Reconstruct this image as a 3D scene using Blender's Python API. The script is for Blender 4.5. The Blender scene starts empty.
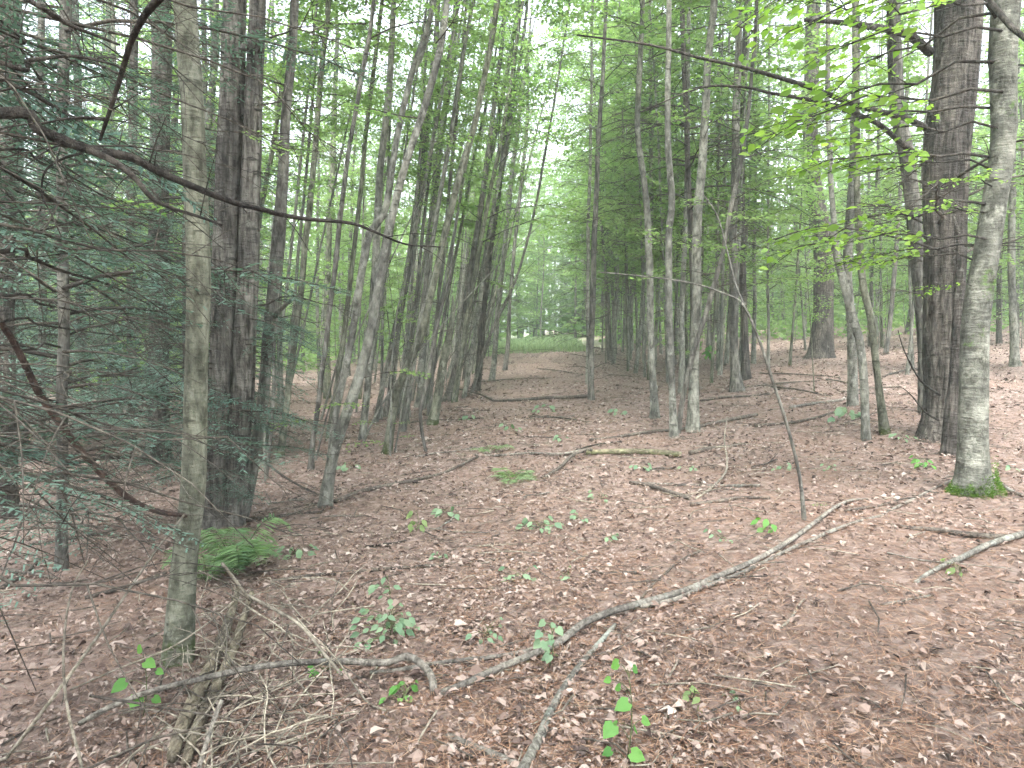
import bpy, math, random
import numpy as np
from mathutils import Vector

# ------------------------------------------------------------------ camera, light, exposure
SC = bpy.context.scene
COL = SC.collection
FPX, CX, CY = 740.0, 512.0, 384.0
PITCH = math.atan((384 - 330) / FPX)
CAM_Z = 1.6
cam_d = bpy.data.cameras.new('camera')
cam_d.lens = 36 * FPX / 1024
cam_d.sensor_width = 36
cam_d.clip_start = 0.05
cam_d.clip_end = 1500
cam = bpy.data.objects.new('camera', cam_d)
cam.location = (0, 0, CAM_Z)
cam.rotation_euler = (math.pi / 2 - PITCH, 0, 0)
COL.objects.link(cam)
SC.camera = cam

SUN_EL = 64
W = bpy.data.worlds.new('World'); SC.world = W; W.use_nodes = True
nt = W.node_tree; nt.nodes.clear()
wo = nt.nodes.new('ShaderNodeOutputWorld'); bg = nt.nodes.new('ShaderNodeBackground')
sky = nt.nodes.new('ShaderNodeTexSky'); sky.sky_type = 'NISHITA'; sky.sun_disc = False
sky.sun_elevation = math.radians(SUN_EL); sky.sun_rotation = math.radians(180)
sky.air_density = 1.0; sky.dust_density = 4.0; sky.ozone_density = 1.0
hs = nt.nodes.new('ShaderNodeHueSaturation'); hs.inputs['Saturation'].default_value = 0.36
nt.links.new(sky.outputs[0], hs.inputs['Color']); nt.links.new(hs.outputs[0], bg.inputs[0])
bg.inputs[1].default_value = 0.15
nt.links.new(bg.outputs[0], wo.inputs[0])
sd = bpy.data.lights.new('sun', 'SUN'); sd.energy = 1.5; sd.angle = math.radians(24); sd.color = (1, .985, .955)
so = bpy.data.objects.new('sun', sd); so.rotation_euler = (math.radians(90 - SUN_EL), 0, 0); so.location = (0, 0, 40)
COL.objects.link(so)
SC.view_settings.view_transform = 'Standard'; SC.view_settings.look = 'None'
SC.view_settings.exposure = 2.58; SC.view_settings.gamma = 1
try: SC.view_settings.use_curve_mapping = False
except Exception: pass
SC.render.engine = 'CYCLES'
cy = SC.cycles
cy.use_denoising = True
try: cy.denoiser = 'OPENIMAGEDENOISE'
except Exception: pass
cy.use_adaptive_sampling = True; cy.adaptive_threshold = 0.04
cy.max_bounces = 4; cy.diffuse_bounces = 2; cy.glossy_bounces = 1; cy.transmission_bounces = 3
cy.volume_bounces = 1; cy.transparent_max_bounces = 4
cy.caustics_reflective = False; cy.caustics_refractive = False
HAZE = 0.0022

rs = np.random.RandomState(7)
random.seed(7)

# ------------------------------------------------------------------ terrain
def hgt(x, y):
    x = np.asarray(x, float); y = np.asarray(y, float)
    side = np.where(x > 0, 0.062 * x, 0.085 * x)
    side = 3.2 * np.tanh(side / 3.2)
    rise = 0.016 * np.clip(y - 9, 0, 45)
    und = (0.05 * np.sin(x * .9 + 1.3) * np.sin(y * .7 + .4) + .03 * np.sin(x * 2.3 + y * 1.1) * np.sin(y * 1.9 - x * .6 + 2)
           + .12 * np.sin(x * .21 + 2.1) * np.sin(y * .17 + 1.0))
    return side + rise + und
CAM_Z0 = CAM_Z + float(hgt(0, 0))
cam.location.z = CAM_Z0
cp, sp_ = math.cos(PITCH), math.sin(PITCH)
def ray(px, py):
    a = (px - CX) / FPX; b = (CY - py) / FPX
    return np.array([a, cp + b * sp_, -sp_ + b * cp])      # forward (0,cp,-sp), up (0,sp,cp)
CAMP = np.array([0, 0, CAM_Z0])
def ground_at(px, py, far=95):
    d = ray(px, py); t = 1.0
    prev = t
    while t < far:
        p = CAMP + d * t
        if p[2] < hgt(p[0], p[1]):
            lo, hi = prev, t
            for _ in range(24):
                m = (lo + hi) / 2; q = CAMP + d * m
                if q[2] < hgt(q[0], q[1]): hi = m
                else: lo = m
            q = CAMP + d * hi
            return np.array([q[0], q[1], float(hgt(q[0], q[1]))])
        prev = t; t += .05 + t * .01
    q = CAMP + d * far
    return np.array([q[0], q[1], float(hgt(q[0], q[1]))])
def at_y(px, py, y):
    d = ray(px, py); t = y / d[1]
    return CAMP + d * t
def on_ground(x, y, dz=0.0):
    return np.array([x, y, float(hgt(x, y)) + dz])

# ------------------------------------------------------------------ materials
def mat(name):
    m = bpy.data.materials.new(name); m.use_nodes = True
    n = m.node_tree; n.nodes.clear()
    return m, n
def nd(n, t, **kw):
    x = n.nodes.new(t)
    for k, v in kw.items(): setattr(x, k, v)
    return x
def ramp(n, fac, stops):
    r = nd(n, 'ShaderNodeValToRGB')
    cr = r.color_ramp
    while len(cr.elements) < len(stops): cr.elements.new(.5)
    for e, (p, c) in zip(cr.elements, stops):
        e.position = p; e.color = (*c, 1) if len(c) == 3 else c
    n.links.new(fac, r.inputs[0])
    return r.outputs[0]
def noise(n, vec, scale, detail=4, rough=.6, mapscale=None):
    if mapscale:
        mp = nd(n, 'ShaderNodeMapping'); mp.inputs['Scale'].default_value = mapscale
        n.links.new(vec, mp.inputs[0]); vec = mp.outputs[0]
    t = nd(n, 'ShaderNodeTexNoise'); t.inputs['Scale'].default_value = scale
    t.inputs['Detail'].default_value = detail; t.inputs['Roughness'].default_value = rough
    n.links.new(vec, t.inputs['Vector'])
    return t.outputs['Fac']
def mix(n, fac, a, b):
    m = nd(n, 'ShaderNodeMix', data_type='RGBA')
    if hasattr(fac, 'links'): n.links.new(fac, m.inputs[0])
    else: m.inputs[0].default_value = fac
    for s, v in ((6, a), (7, b)):
        if hasattr(v, 'links'): n.links.new(v, m.inputs[s])
        else: m.inputs[s].default_value = (*v, 1)
    return m.outputs[2]
def finish(n, color, rough=.9, bump=None, dist=.01, strength=.6):
    p = nd(n, 'ShaderNodeBsdfPrincipled'); o = nd(n, 'ShaderNodeOutputMaterial')
    if hasattr(color, 'links'): n.links.new(color, p.inputs['Base Color'])
    else: p.inputs['Base Color'].default_value = (*color, 1)
    p.inputs['Roughness'].default_value = rough
    p.inputs['Specular IOR Level'].default_value = .25
    if bump is not None:
        b = nd(n, 'ShaderNodeBump'); b.inputs['Strength'].default_value = strength; b.inputs['Distance'].default_value = dist
        n.links.new(bump, b.inputs['Height']); n.links.new(b.outputs[0], p.inputs['Normal'])
    n.links.new(p.outputs[0], o.inputs[0])

def bark_mat(name, dark, mid, light, lichen, lich_amt=.58, moss_h=0.0, stretch=(7, 7, 1.2), moss=(.05, .085, .02), mossy=0.0, bump=.012):
    m, n = mat(name)
    tc = nd(n, 'ShaderNodeTexCoord'); oi = nd(n, 'ShaderNodeObjectInfo')
    ad = nd(n, 'ShaderNodeVectorMath', operation='ADD')
    sc = nd(n, 'ShaderNodeVectorMath', operation='SCALE'); sc.inputs[0].default_value = (31, 17, 47)
    n.links.new(oi.outputs['Random'], sc.inputs['Scale'])
    n.links.new(tc.outputs['Object'], ad.inputs[0]); n.links.new(sc.outputs[0], ad.inputs[1])
    v = ad.outputs[0]
    f = noise(n, v, 3.0, 6, .7, stretch)
    c = ramp(n, f, [(.36, dark), (.5, mid), (.62, light)])
    # larger tonal patches of weathering
    w = noise(n, v, 1.6, 3, .6, (1.6, 1.6, .8))
    wf = ramp(n, w, [(.4, (.62, .62, .62)), (.6, (1.25, 1.25, 1.2))])
    mu = nd(n, 'ShaderNodeMix', data_type='RGBA', blend_type='MULTIPLY'); mu.inputs[0].default_value = 1
    n.links.new(c, mu.inputs[6]); n.links.new(wf, mu.inputs[7]); c = mu.outputs[2]
    l = noise(n, v, 4.5, 6, .72, (1, 1, .7))
    lf = ramp(n, l, [(lich_amt, (0, 0, 0)), (lich_amt + .1, (1, 1, 1))])
    c = mix(n, lf, c, lichen)
    # short horizontal bands and scars
    h = noise(n, v, 2.2, 4, .65, (2.2, 2.2, 9))
    hf = ramp(n, h, [(.6, (0, 0, 0)), (.67, (.85, .85, .85))])
    c = mix(n, hf, c, dark)
    if mossy > 0 or moss_h > 0:
        s = nd(n, 'ShaderNodeSeparateXYZ'); n.links.new(tc.outputs['Object'], s.inputs[0])
        q = noise(n, v, 9, 5, .7)
        b = nd(n, 'ShaderNodeMath', operation='MULTIPLY_ADD'); b.inputs[1].default_value = -.35 / max(moss_h, .05); b.inputs[2].default_value = .62
        n.links.new(s.outputs[2], b.inputs[0])
        d = nd(n, 'ShaderNodeMath', operation='SUBTRACT'); n.links.new(b.outputs[0], d.inputs[0]); n.links.new(q, d.inputs[1])
        e = nd(n, 'ShaderNodeMath', operation='MULTIPLY', use_clamp=True); e.inputs[1].default_value = 9; n.links.new(d.outputs[0], e.inputs[0])
        c = mix(n, e.outputs[0], c, moss)
        if mossy > 0:
            q2 = noise(n, v, 2.3, 6, .7)
            mf = ramp(n, q2, [(.66 - mossy, (0, 0, 0)), (.72 - mossy, (.85, .85, .85))])
            c = mix(n, mf, c, moss)
    hh = nd(n, 'ShaderNodeMath', operation='ADD'); n.links.new(f, hh.inputs[0]); n.links.new(h, hh.inputs[1])
    finish(n, c, .92, hh.outputs[0], bump * 2.2, 1.0)
    return m
M = {}
M['smooth'] = bark_mat('grey smooth bark', (.055, .055, .047), (.15, .15, .13), (.225, .227, .2), (.275, .28, .245), .57, stretch=(5, 5, 2.2))
M['olive'] = bark_mat('grey green bark', (.052, .054, .04), (.13, .134, .102), (.2, .204, .16), (.245, .25, .2), .57, moss_h=.35, moss=(.05, .065, .025), stretch=(5, 5, 2.0))
M['mossfoot'] = bark_mat('grey bark with moss foot', (.06, .06, .05), (.145, .148, .125), (.21, .21, .182), (.245, .25, .21), .54, moss_h=.24, mossy=.07, moss=(.06, .12, .018), stretch=(4, 4, 2.2))
M['dark'] = bark_mat('dark furrowed bark', (.028, .025, .022), (.09, .08, .072), (.155, .14, .127), (.19, .185, .165), .61, stretch=(9, 9, 1.3), bump=.035)
M['hembark'] = bark_mat('grey furrowed bark', (.034, .031, .028), (.115, .107, .097), (.2, .19, .172), (.235, .235, .205), .6, stretch=(8, 8, 1.4), bump=.03)
M['mid'] = bark_mat('dull grey brown bark', (.042, .04, .035), (.115, .11, .098), (.185, .18, .16), (.235, .235, .205), .6, stretch=(7, 7, 1.6))
M['pale'] = bark_mat('pale bark', (.075, .075, .062), (.17, .172, .15), (.25, .25, .22), (.31, .315, .28), .58, stretch=(5, 5, 2.5))
M['deadbranch'] = bark_mat('dark dead branch', (.016, .014, .012), (.038, .033, .029), (.07, .062, .054), (.13, .128, .112), .6, stretch=(9, 9, 4))
M['redbranch'] = bark_mat('red brown dead limb', (.02, .013, .011), (.05, .031, .025), (.09, .06, .048), (.13, .115, .1), .6, stretch=(9, 9, 4))
M['greylog'] = bark_mat('grey fallen branch', (.07, .064, .056), (.165, .15, .132), (.25, .232, .205), (.27, .275, .24), .58, stretch=(12, 12, 5))
M['lichenlog'] = bark_mat('lichen covered branch', (.065, .06, .053), (.15, .143, .125), (.24, .23, .205), (.29, .315, .275), .52, stretch=(12, 12, 5))
M['darklog'] = bark_mat('dark fallen branch', (.05, .042, .036), (.1, .086, .074), (.16, .14, .12), (.2, .19, .165), .63, stretch=(12, 12, 6))
M['mosslog'] = bark_mat('moss grown log', (.08, .075, .05), (.17, .155, .1), (.26, .235, .16), (.25, .25, .15), .56, stretch=(6, 6, 6), mossy=.06, moss=(.115, .12, .06))
M['rot'] = bark_mat('rotten wood', (.085, .07, .052), (.21, .18, .135), (.31, .275, .21), (.35, .32, .255), .64, stretch=(10, 3, 10), bump=.03)
M['twig'] = bark_mat('dry twig', (.09, .078, .062), (.21, .187, .15), (.31, .28, .232), (.34, .32, .27), .62, stretch=(12, 12, 12), bump=.003)
M['twigdark'] = bark_mat('thin dark twig', (.03, .026, .022), (.065, .057, .048), (.11, .1, .085), (.14, .135, .115), .66, stretch=(12, 12, 12), bump=.003)
M['stalk'] = bark_mat('green stalk', (.05, .06, .03), (.09, .11, .05), (.13, .15, .07), (.15, .17, .09), .66, bump=.002)

def leaf_mat(name, a, b, trans=.45, rough=.55, tcol=None):
    m, n = mat(name)
    at = nd(n, 'ShaderNodeAttribute'); at.attribute_name = 'tint'
    c = ramp(n, at.outputs['Fac'], [(0, a), (1, b)])
    p = nd(n, 'ShaderNodeBsdfPrincipled'); p.inputs['Roughness'].default_value = rough
    p.inputs['Specular IOR Level'].default_value = .3
    n.links.new(c, p.inputs['Base Color'])
    o = nd(n, 'ShaderNodeOutputMaterial')
    if trans > 0:
        t = nd(n, 'ShaderNodeBsdfTranslucent')
        tm = nd(n, 'ShaderNodeMix', data_type='RGBA', blend_type='MULTIPLY'); tm.inputs[0].default_value = 1
        n.links.new(c, tm.inputs[6]); tm.inputs[7].default_value = (*(tcol or (1.5, 1.6, .9)), 1)
        n.links.new(tm.outputs[2], t.inputs[0])
        mx = nd(n, 'ShaderNodeMixShader'); mx.inputs[0].default_value = trans
        n.links.new(p.outputs[0], mx.inputs[1]); n.links.new(t.outputs[0], mx.inputs[2])
        n.links.new(mx.outputs[0], o.inputs[0])
    else:
        n.links.new(p.outputs[0], o.inputs[0])
    return m
M['leaf'] = leaf_mat('maple leaf', (.115, .20, .075), (.205, .29, .11), .6, tcol=(1.35, 1.5, 1.0))
M['leafyellow'] = leaf_mat('fresh yellow green leaf', (.14, .22, .085), (.22, .30, .125), .58, tcol=(1.35, 1.5, 1.05))
M['leafsprig'] = leaf_mat('beech leaf', (.11, .215, .04), (.20, .31, .065), .5)
M['hemlock'] = leaf_mat('hemlock needles', (.055, .11, .088), (.135, .205, .165), .3, tcol=(1.3, 1.5, 1.1))
M['pine'] = leaf_mat('far conifer needles', (.06, .11, .07), (.115, .18, .11), .45)
M['seedling'] = leaf_mat('seedling leaf', (.07, .2, .045), (.12, .27, .06), .4)
M['blueleaf'] = leaf_mat('blue green seedling leaf', (.11, .19, .115), (.18, .265, .16), .35)
M['fern'] = leaf_mat('fern frond', (.08, .155, .08), (.17, .265, .13), .4)
M['fernpale'] = leaf_mat('pale fern frond', (.12, .19, .1), (.19, .27, .14), .35)
M['moss'] = leaf_mat('moss tuft', (.045, .10, .012), (.11, .19, .03), .2)
M['grass'] = leaf_mat('pale grass', (.15, .22, .12), (.24, .31, .18), .4)
M['litter'] = None

def litter_mat():
    m, n = mat('dead leaf')
    at = nd(n, 'ShaderNodeAttribute'); at.attribute_name = 'tint'
    c = ramp(n, at.outputs['Fac'], [(0, (.03, .022, .019)), (.26, (.082, .056, .047)), (.5, (.19, .137, .112)), (.7, (.255, .2, .172)), (.9, (.29, .235, .2)), (1, (.35, .305, .27))])
    finish(n, c, .75)
    return m
def needle_mat():
    m, n = mat('fallen needle')
    at = nd(n, 'ShaderNodeAttribute'); at.attribute_name = 'tint'
    c = ramp(n, at.outputs['Fac'], [(0, (.11, .058, .038)), (.6, (.215, .122, .078)), (1, (.33, .23, .165))])
    finish(n, c, .8)
    return m
M['litter'] = litter_mat(); M['needle'] = needle_mat()

def ground_mat():
    m, n = mat('forest floor')
    g = nd(n, 'ShaderNodeNewGeometry'); v = g.outputs['Position']
    f = noise(n, v, 22, 8, .75)
    c = ramp(n, f, [(.28, (.045, .033, .028)), (.42, (.10, .07, .058)), (.52, (.20, .15, .124)), (.62, (.28, .22, .188)), (.74, (.36, .3, .275))])
    vo = nd(n, 'ShaderNodeTexVoronoi'); vo.inputs['Scale'].default_value = 17; n.links.new(v, vo.inputs['Vector'])
    c2 = ramp(n, vo.outputs['Color'], [(.1, (.06, .042, .036)), (.5, (.16, .112, .094)), (.9, (.29, .23, .205))])
    c = mix(n, .5, c, c2)
    big = noise(n, v, .55, 5, .6)
    bf = ramp(n, big, [(.47, (0, 0, 0)), (.62, (.28, .28, .28))])
    c = mix(n, bf, c, (.2, .125, .092))
    sx = nd(n, 'ShaderNodeSeparateXYZ'); n.links.new(v, sx.inputs[0])
    mo = noise(n, v, .5, 4, .6)
    # green ground of the sunny clearing far along the trail
    a = nd(n, 'ShaderNodeMapRange'); a.inputs[1].default_value = 36; a.inputs[2].default_value = 44; n.links.new(sx.outputs[1], a.inputs[0])
    mm = nd(n, 'ShaderNodeMath', operation='MULTIPLY', use_clamp=True); gx = nd(n, 'ShaderNodeMapRange'); gx.inputs[1].default_value = 5.5; gx.inputs[2].default_value = 3.5
    ax = nd(n, 'ShaderNodeMath', operation='ABSOLUTE'); s1 = nd(n, 'ShaderNodeMath', operation='SUBTRACT'); s1.inputs[1].default_value = 1.2
    n.links.new(sx.outputs[0], s1.inputs[0]); n.links.new(s1.outputs[0], ax.inputs[0]); n.links.new(ax.outputs[0], gx.inputs[0])
    m0 = nd(n, 'ShaderNodeMath', operation='MULTIPLY'); n.links.new(a.outputs[0], m0.inputs[0]); n.links.new(gx.outputs[0], m0.inputs[1])
    n.links.new(m0.outputs[0], mm.inputs[0])
    mrm = nd(n, 'ShaderNodeMapRange'); mrm.inputs[1].default_value = .3; mrm.inputs[2].default_value = .55; n.links.new(mo, mrm.inputs[0])
    n.links.new(mrm.outputs[0], mm.inputs[1])
    c = mix(n, mm.outputs[0], c, (.18, .22, .13))
    finish(n, c, .95, f, .03, 1.0)
    return m
M['ground'] = ground_mat()

# ------------------------------------------------------------------ mesh builder
class MB:
    def __init__(s): s.v = []; s.f = []; s.mi = []; s.t = []; s.n = 0
    def add(s, v, faces, mi=0, tint=None):
        v = np.asarray(v, float)
        s.v.append(v); s.t.append(np.full(len(v), .5) if tint is None else np.broadcast_to(np.asarray(tint, float), (len(v),)))
        for f in faces:
            f = np.asarray(f)
            if len(f): s.f.append(f + s.n); s.mi.append(np.full(len(f), mi))
        s.n += len(v)
    def mesh(s, name, mats, smooth=True):
        me = bpy.data.meshes.new(name)
        v = np.concatenate(s.v)
        me.vertices.add(len(v)); me.vertices.foreach_set('co', v.astype(np.float32).ravel())
        loops = np.concatenate([f.ravel() for f in s.f]); sizes = np.concatenate([np.full(len(f), f.shape[1]) for f in s.f])
        starts = np.concatenate([[0], np.cumsum(sizes)[:-1]])
        me.loops.add(len(loops)); me.loops.foreach_set('vertex_index', loops.astype(np.int32))
        me.polygons.add(len(sizes)); me.polygons.foreach_set('loop_start', starts.astype(np.int32))
        me.polygons.foreach_set('material_index', np.concatenate(s.mi).astype(np.int32))
        me.polygons.foreach_set('use_smooth', np.full(len(sizes), smooth))
        a = me.attributes.new('tint', 'FLOAT', 'POINT'); a.data.foreach_set('value', np.concatenate(s.t).astype(np.float32))
        for m in mats: me.materials.append(m)
        me.update(calc_edges=True); me.validate()
        return me
    def build(s, name, mats, parent=None, smooth=True, loc=None):
        if not isinstance(mats, (list, tuple)): mats = [mats]
        return link(s.mesh(name, mats, smooth), name, parent, loc)
def link(me, name, parent=None, loc=None):
    o = bpy.data.objects.new(name, me); COL.objects.link(o)
    if parent is not None: o.parent = parent
    if loc is not None: o.location = [float(q) for q in loc]
    return o
def empty(name, loc, label, cat, group=None, rz=0):
    o = bpy.data.objects.new(name, None); COL.objects.link(o)
    o.empty_display_size = .2
    o.location = [float(q) for q in loc]; o.rotation_euler.z = rz
    tag(o, label, cat, group); return o
def tag(o, label=None, cat=None, group=None, kind=None):
    if label: o['label'] = label
    if cat: o['category'] = cat
    if group: o['group'] = group
    if kind: o['kind'] = kind
    return o

def smooth_path(p, k=4):
    """Catmull-Rom through points (N,d)."""
    p = np.asarray(p, float)
    if len(p) < 3: 
        t = np.linspace(0, 1, k + 1)[:, None]
        return p[0] * (1 - t) + p[-1] * t
    q = np.vstack([2 * p[0] - p[1], p, 2 * p[-1] - p[-2]])
    out = []
    for i in range(1, len(q) - 2):
        for j in range(k):
            t = j / k
            a, b, c, d = q[i - 1], q[i], q[i + 1], q[i + 2]
            out.append(.5 * ((2 * b) + (c - a) * t + (2 * a - 5 * b + 4 * c - d) * t * t + (3 * b - a - 3 * c + d) * t ** 3))
    out.append(q[-2])
    return np.array(out)
def tube(mb, path, rad, sides=6, mi=0, disp=None, tint=None):
    path = np.asarray(path, float); N = len(path)
    rad = np.broadcast_to(np.asarray(rad, float), (N,))
    T = np.gradient(path, axis=0); T /= np.linalg.norm(T, axis=1)[:, None] + 1e-9
    ref = np.array([1., 0, 0]) if abs(T[0][0]) < .8 else np.array([0, 1., 0])
    U = np.zeros_like(T); u = ref - T[0] * ref.dot(T[0]); u /= np.linalg.norm(u)
    for i in range(N):
        u = u - T[i] * u.dot(T[i]); u /= np.linalg.norm(u) + 1e-9; U[i] = u
    Vv = np.cross(T, U)
    th = np.linspace(0, 2 * np.pi, sides, endpoint=False)
    R = rad[:, None] * np.ones(sides)
    if disp is not None: R = R * disp(th[None, :], np.concatenate([[0], np.cumsum(np.linalg.norm(np.diff(path, axis=0), axis=1))])[:, None])
    v = path[:, None] + R[..., None] * (U[:, None] * np.cos(th)[None, :, None] + Vv[:, None] * np.sin(th)[None, :, None])
    v = v.reshape(-1, 3)
    i = np.arange(N - 1)[:, None] * sides; j = np.arange(sides)[None, :]; j2 = (j + 1) % sides
    q = np.stack([i + j, i + j2, i + sides + j2, i + sides + j], -1).reshape(-1, 4)
    caps = np.array([np.arange(sides)[::-1], (N - 1) * sides + np.arange(sides)])
    mb.add(v, [q, caps], mi, tint)

def rand_unit(n):
    a = rs.uniform(0, 2 * np.pi, n); return np.stack([np.cos(a), np.sin(a), np.zeros(n)], 1)
LEAF4 = (np.array([[0, 0, 0], [.32, .42, .0], [0, 1, -.1], [-.32, .42, .0]]), np.array([[0, 1, 2, 3]]))
# folded ovate leaf: base, right a, right b, tip, left b, left a, mid
LEAF7 = (np.array([[0, 0, 0], [.26, .25, .05], [.3, .55, .04], [0, 1.05, -.12], [-.3, .55, .04], [-.26, .25, .05], [0, .5, -.02]]),
         np.array([[0, 1, 6, 5], [1, 2, 3, 6], [6, 3, 4, 5]]))
# three-lobed heart-like leaf
LEAFH = (np.array([[0, .08, 0], [.25, -.05, .03], [.48, .25, .05], [.36, .6, .02], [0, 1.0, -.12], [-.36, .6, .02], [-.48, .25, .05], [-.25, -.05, .03], [0, .45, -.03]]),
         np.array([[0, 1, 2, 8], [8, 2, 3, 4], [0, 8, 6, 7], [8, 4, 5, 6]]))
# five-lobed maple-like leaf
LEAFM = (np.array([[0, 0, 0], [.3, .1, 0], [.5, .45, -.04], [.2, .5, .03], [0, 1, -.1], [-.2, .5, .03], [-.5, .45, -.04], [-.3, .1, 0]]),
         np.array([[0, 1, 2, 3], [0, 3, 4, 5], [0, 5, 6, 7]]))
NEEDLE = (np.array([[-.5, 0, 0], [.5, 0, 0], [.35, 1, -.05], [-.35, 1, -.05]]), np.array([[0, 1, 2, 3]]))
def leaves(mb, tmpl, pos, dirs, nrm, size, width=None, tint=None, mi=0):
    tv, tf = tmpl; n = len(pos)
    if n == 0: return
    d = dirs / (np.linalg.norm(dirs, axis=1)[:, None] + 1e-9)
    nn = nrm - d * np.sum(nrm * d, 1)[:, None]; nn /= np.linalg.norm(nn, axis=1)[:, None] + 1e-9
    s = np.cross(d, nn)
    size = np.broadcast_to(size, (n,)); width = size if width is None else np.broadcast_to(width, (n,))
    v = (pos[:, None] + (width[:, None] * tv[None, :, 0])[..., None] * s[:, None] + (size[:, None] * tv[None, :, 1])[..., None] * d[:, None]
         + (size[:, None] * tv[None, :, 2])[..., None] * nn[:, None])
    k = len(tv)
    f = (tf[None] + (np.arange(n) * k)[:, None, None]).reshape(-1, tf.shape[1])
    if tint is None: tint = rs.uniform(0, 1, n)
    mb.add(v.reshape(-1, 3), [f], mi, np.repeat(tint, k))
UP = np.array([0, 0, 1.])
def flat_normals(n, tilt=.5):
    x = rs.normal(0, tilt, (n, 3)) + UP; return x

def furrow(seed, amp):
    r = np.random.RandomState(abs(int(seed))); k = r.randint(6, 15, 5); ph = r.uniform(0, 6.28, 5); w = r.uniform(.6, 2.0, 5)
    def f(th, z):
        s = 0
        for a, b, c in zip(k, ph, w): s = s + np.sin(a * th + b + 1.2 * np.sin(c * z + b))
        low = .05 * np.sin(2 * th + ph[0] + .8 * z) + .03 * np.sin(3 * th + ph[1] - 1.3 * z)
        return 1 + amp * s / 2.4 + low
    return f
def knotty(seed, amp):
    r = np.random.RandomState(abs(int(seed))); n = 14
    kt, kz, ks = r.uniform(0, 6.28, n), r.uniform(.2, 7, n), r.uniform(.3, 1, n)
    p = r.uniform(0, 6.28, 4)
    def f(th, z):
        s = 1 + amp * .5 * np.sin(2 * th + p[0] + z * .9) + amp * .4 * np.sin(3 * th + p[1] - z * 1.7) + amp * .5 * np.sin(z * 5.1 + p[2]) * np.sin(th + p[3])
        for a, b, c in zip(kt, kz, ks):
            d = np.cos(th - a); s = s + amp * 3 * c * np.exp((d - 1) * 6) * np.exp(-((z - b) / .045) ** 2)
        return s
    return f

# ------------------------------------------------------------------ ground
def build_ground():
    def axis(a, b, fine_a, fine_b, step, n_out):
        mid = np.arange(fine_a, fine_b, step)
        lo = fine_a - np.geomspace(step, fine_a - a, n_out)[::-1]; hi = fine_b + np.geomspace(step * .1, b - fine_b, n_out)
        return np.concatenate([lo, mid, hi])
    xs = axis(-220, 220, -9, 9, .09, 55); ys = axis(-60, 240, -.5, 16, .09, 65)
    X, Y = np.meshgrid(xs, ys)
    fine = .018 * np.sin(X * 9.1 + 2 * np.sin(Y * 5.3)) * np.sin(Y * 8.3 + X) + .008 * np.sin(X * 17 + Y * 13) * np.sin(Y * 21 - X * 9)
    Z = hgt(X, Y) + fine * (np.hypot(X, Y) < 25)
    v = np.stack([X, Y, Z], -1).reshape(-1, 3)
    nx = len(xs); i = np.arange(len(ys) - 1)[:, None] * nx; j = np.arange(nx - 1)[None]
    q = np.stack([i + j, i + j + 1, i + nx + j + 1, i + nx + j], -1).reshape(-1, 4)
    mb = MB(); mb.add(v, [q]); o = mb.build('ground', M['ground']); tag(o, kind='structure')
build_ground()

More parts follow.
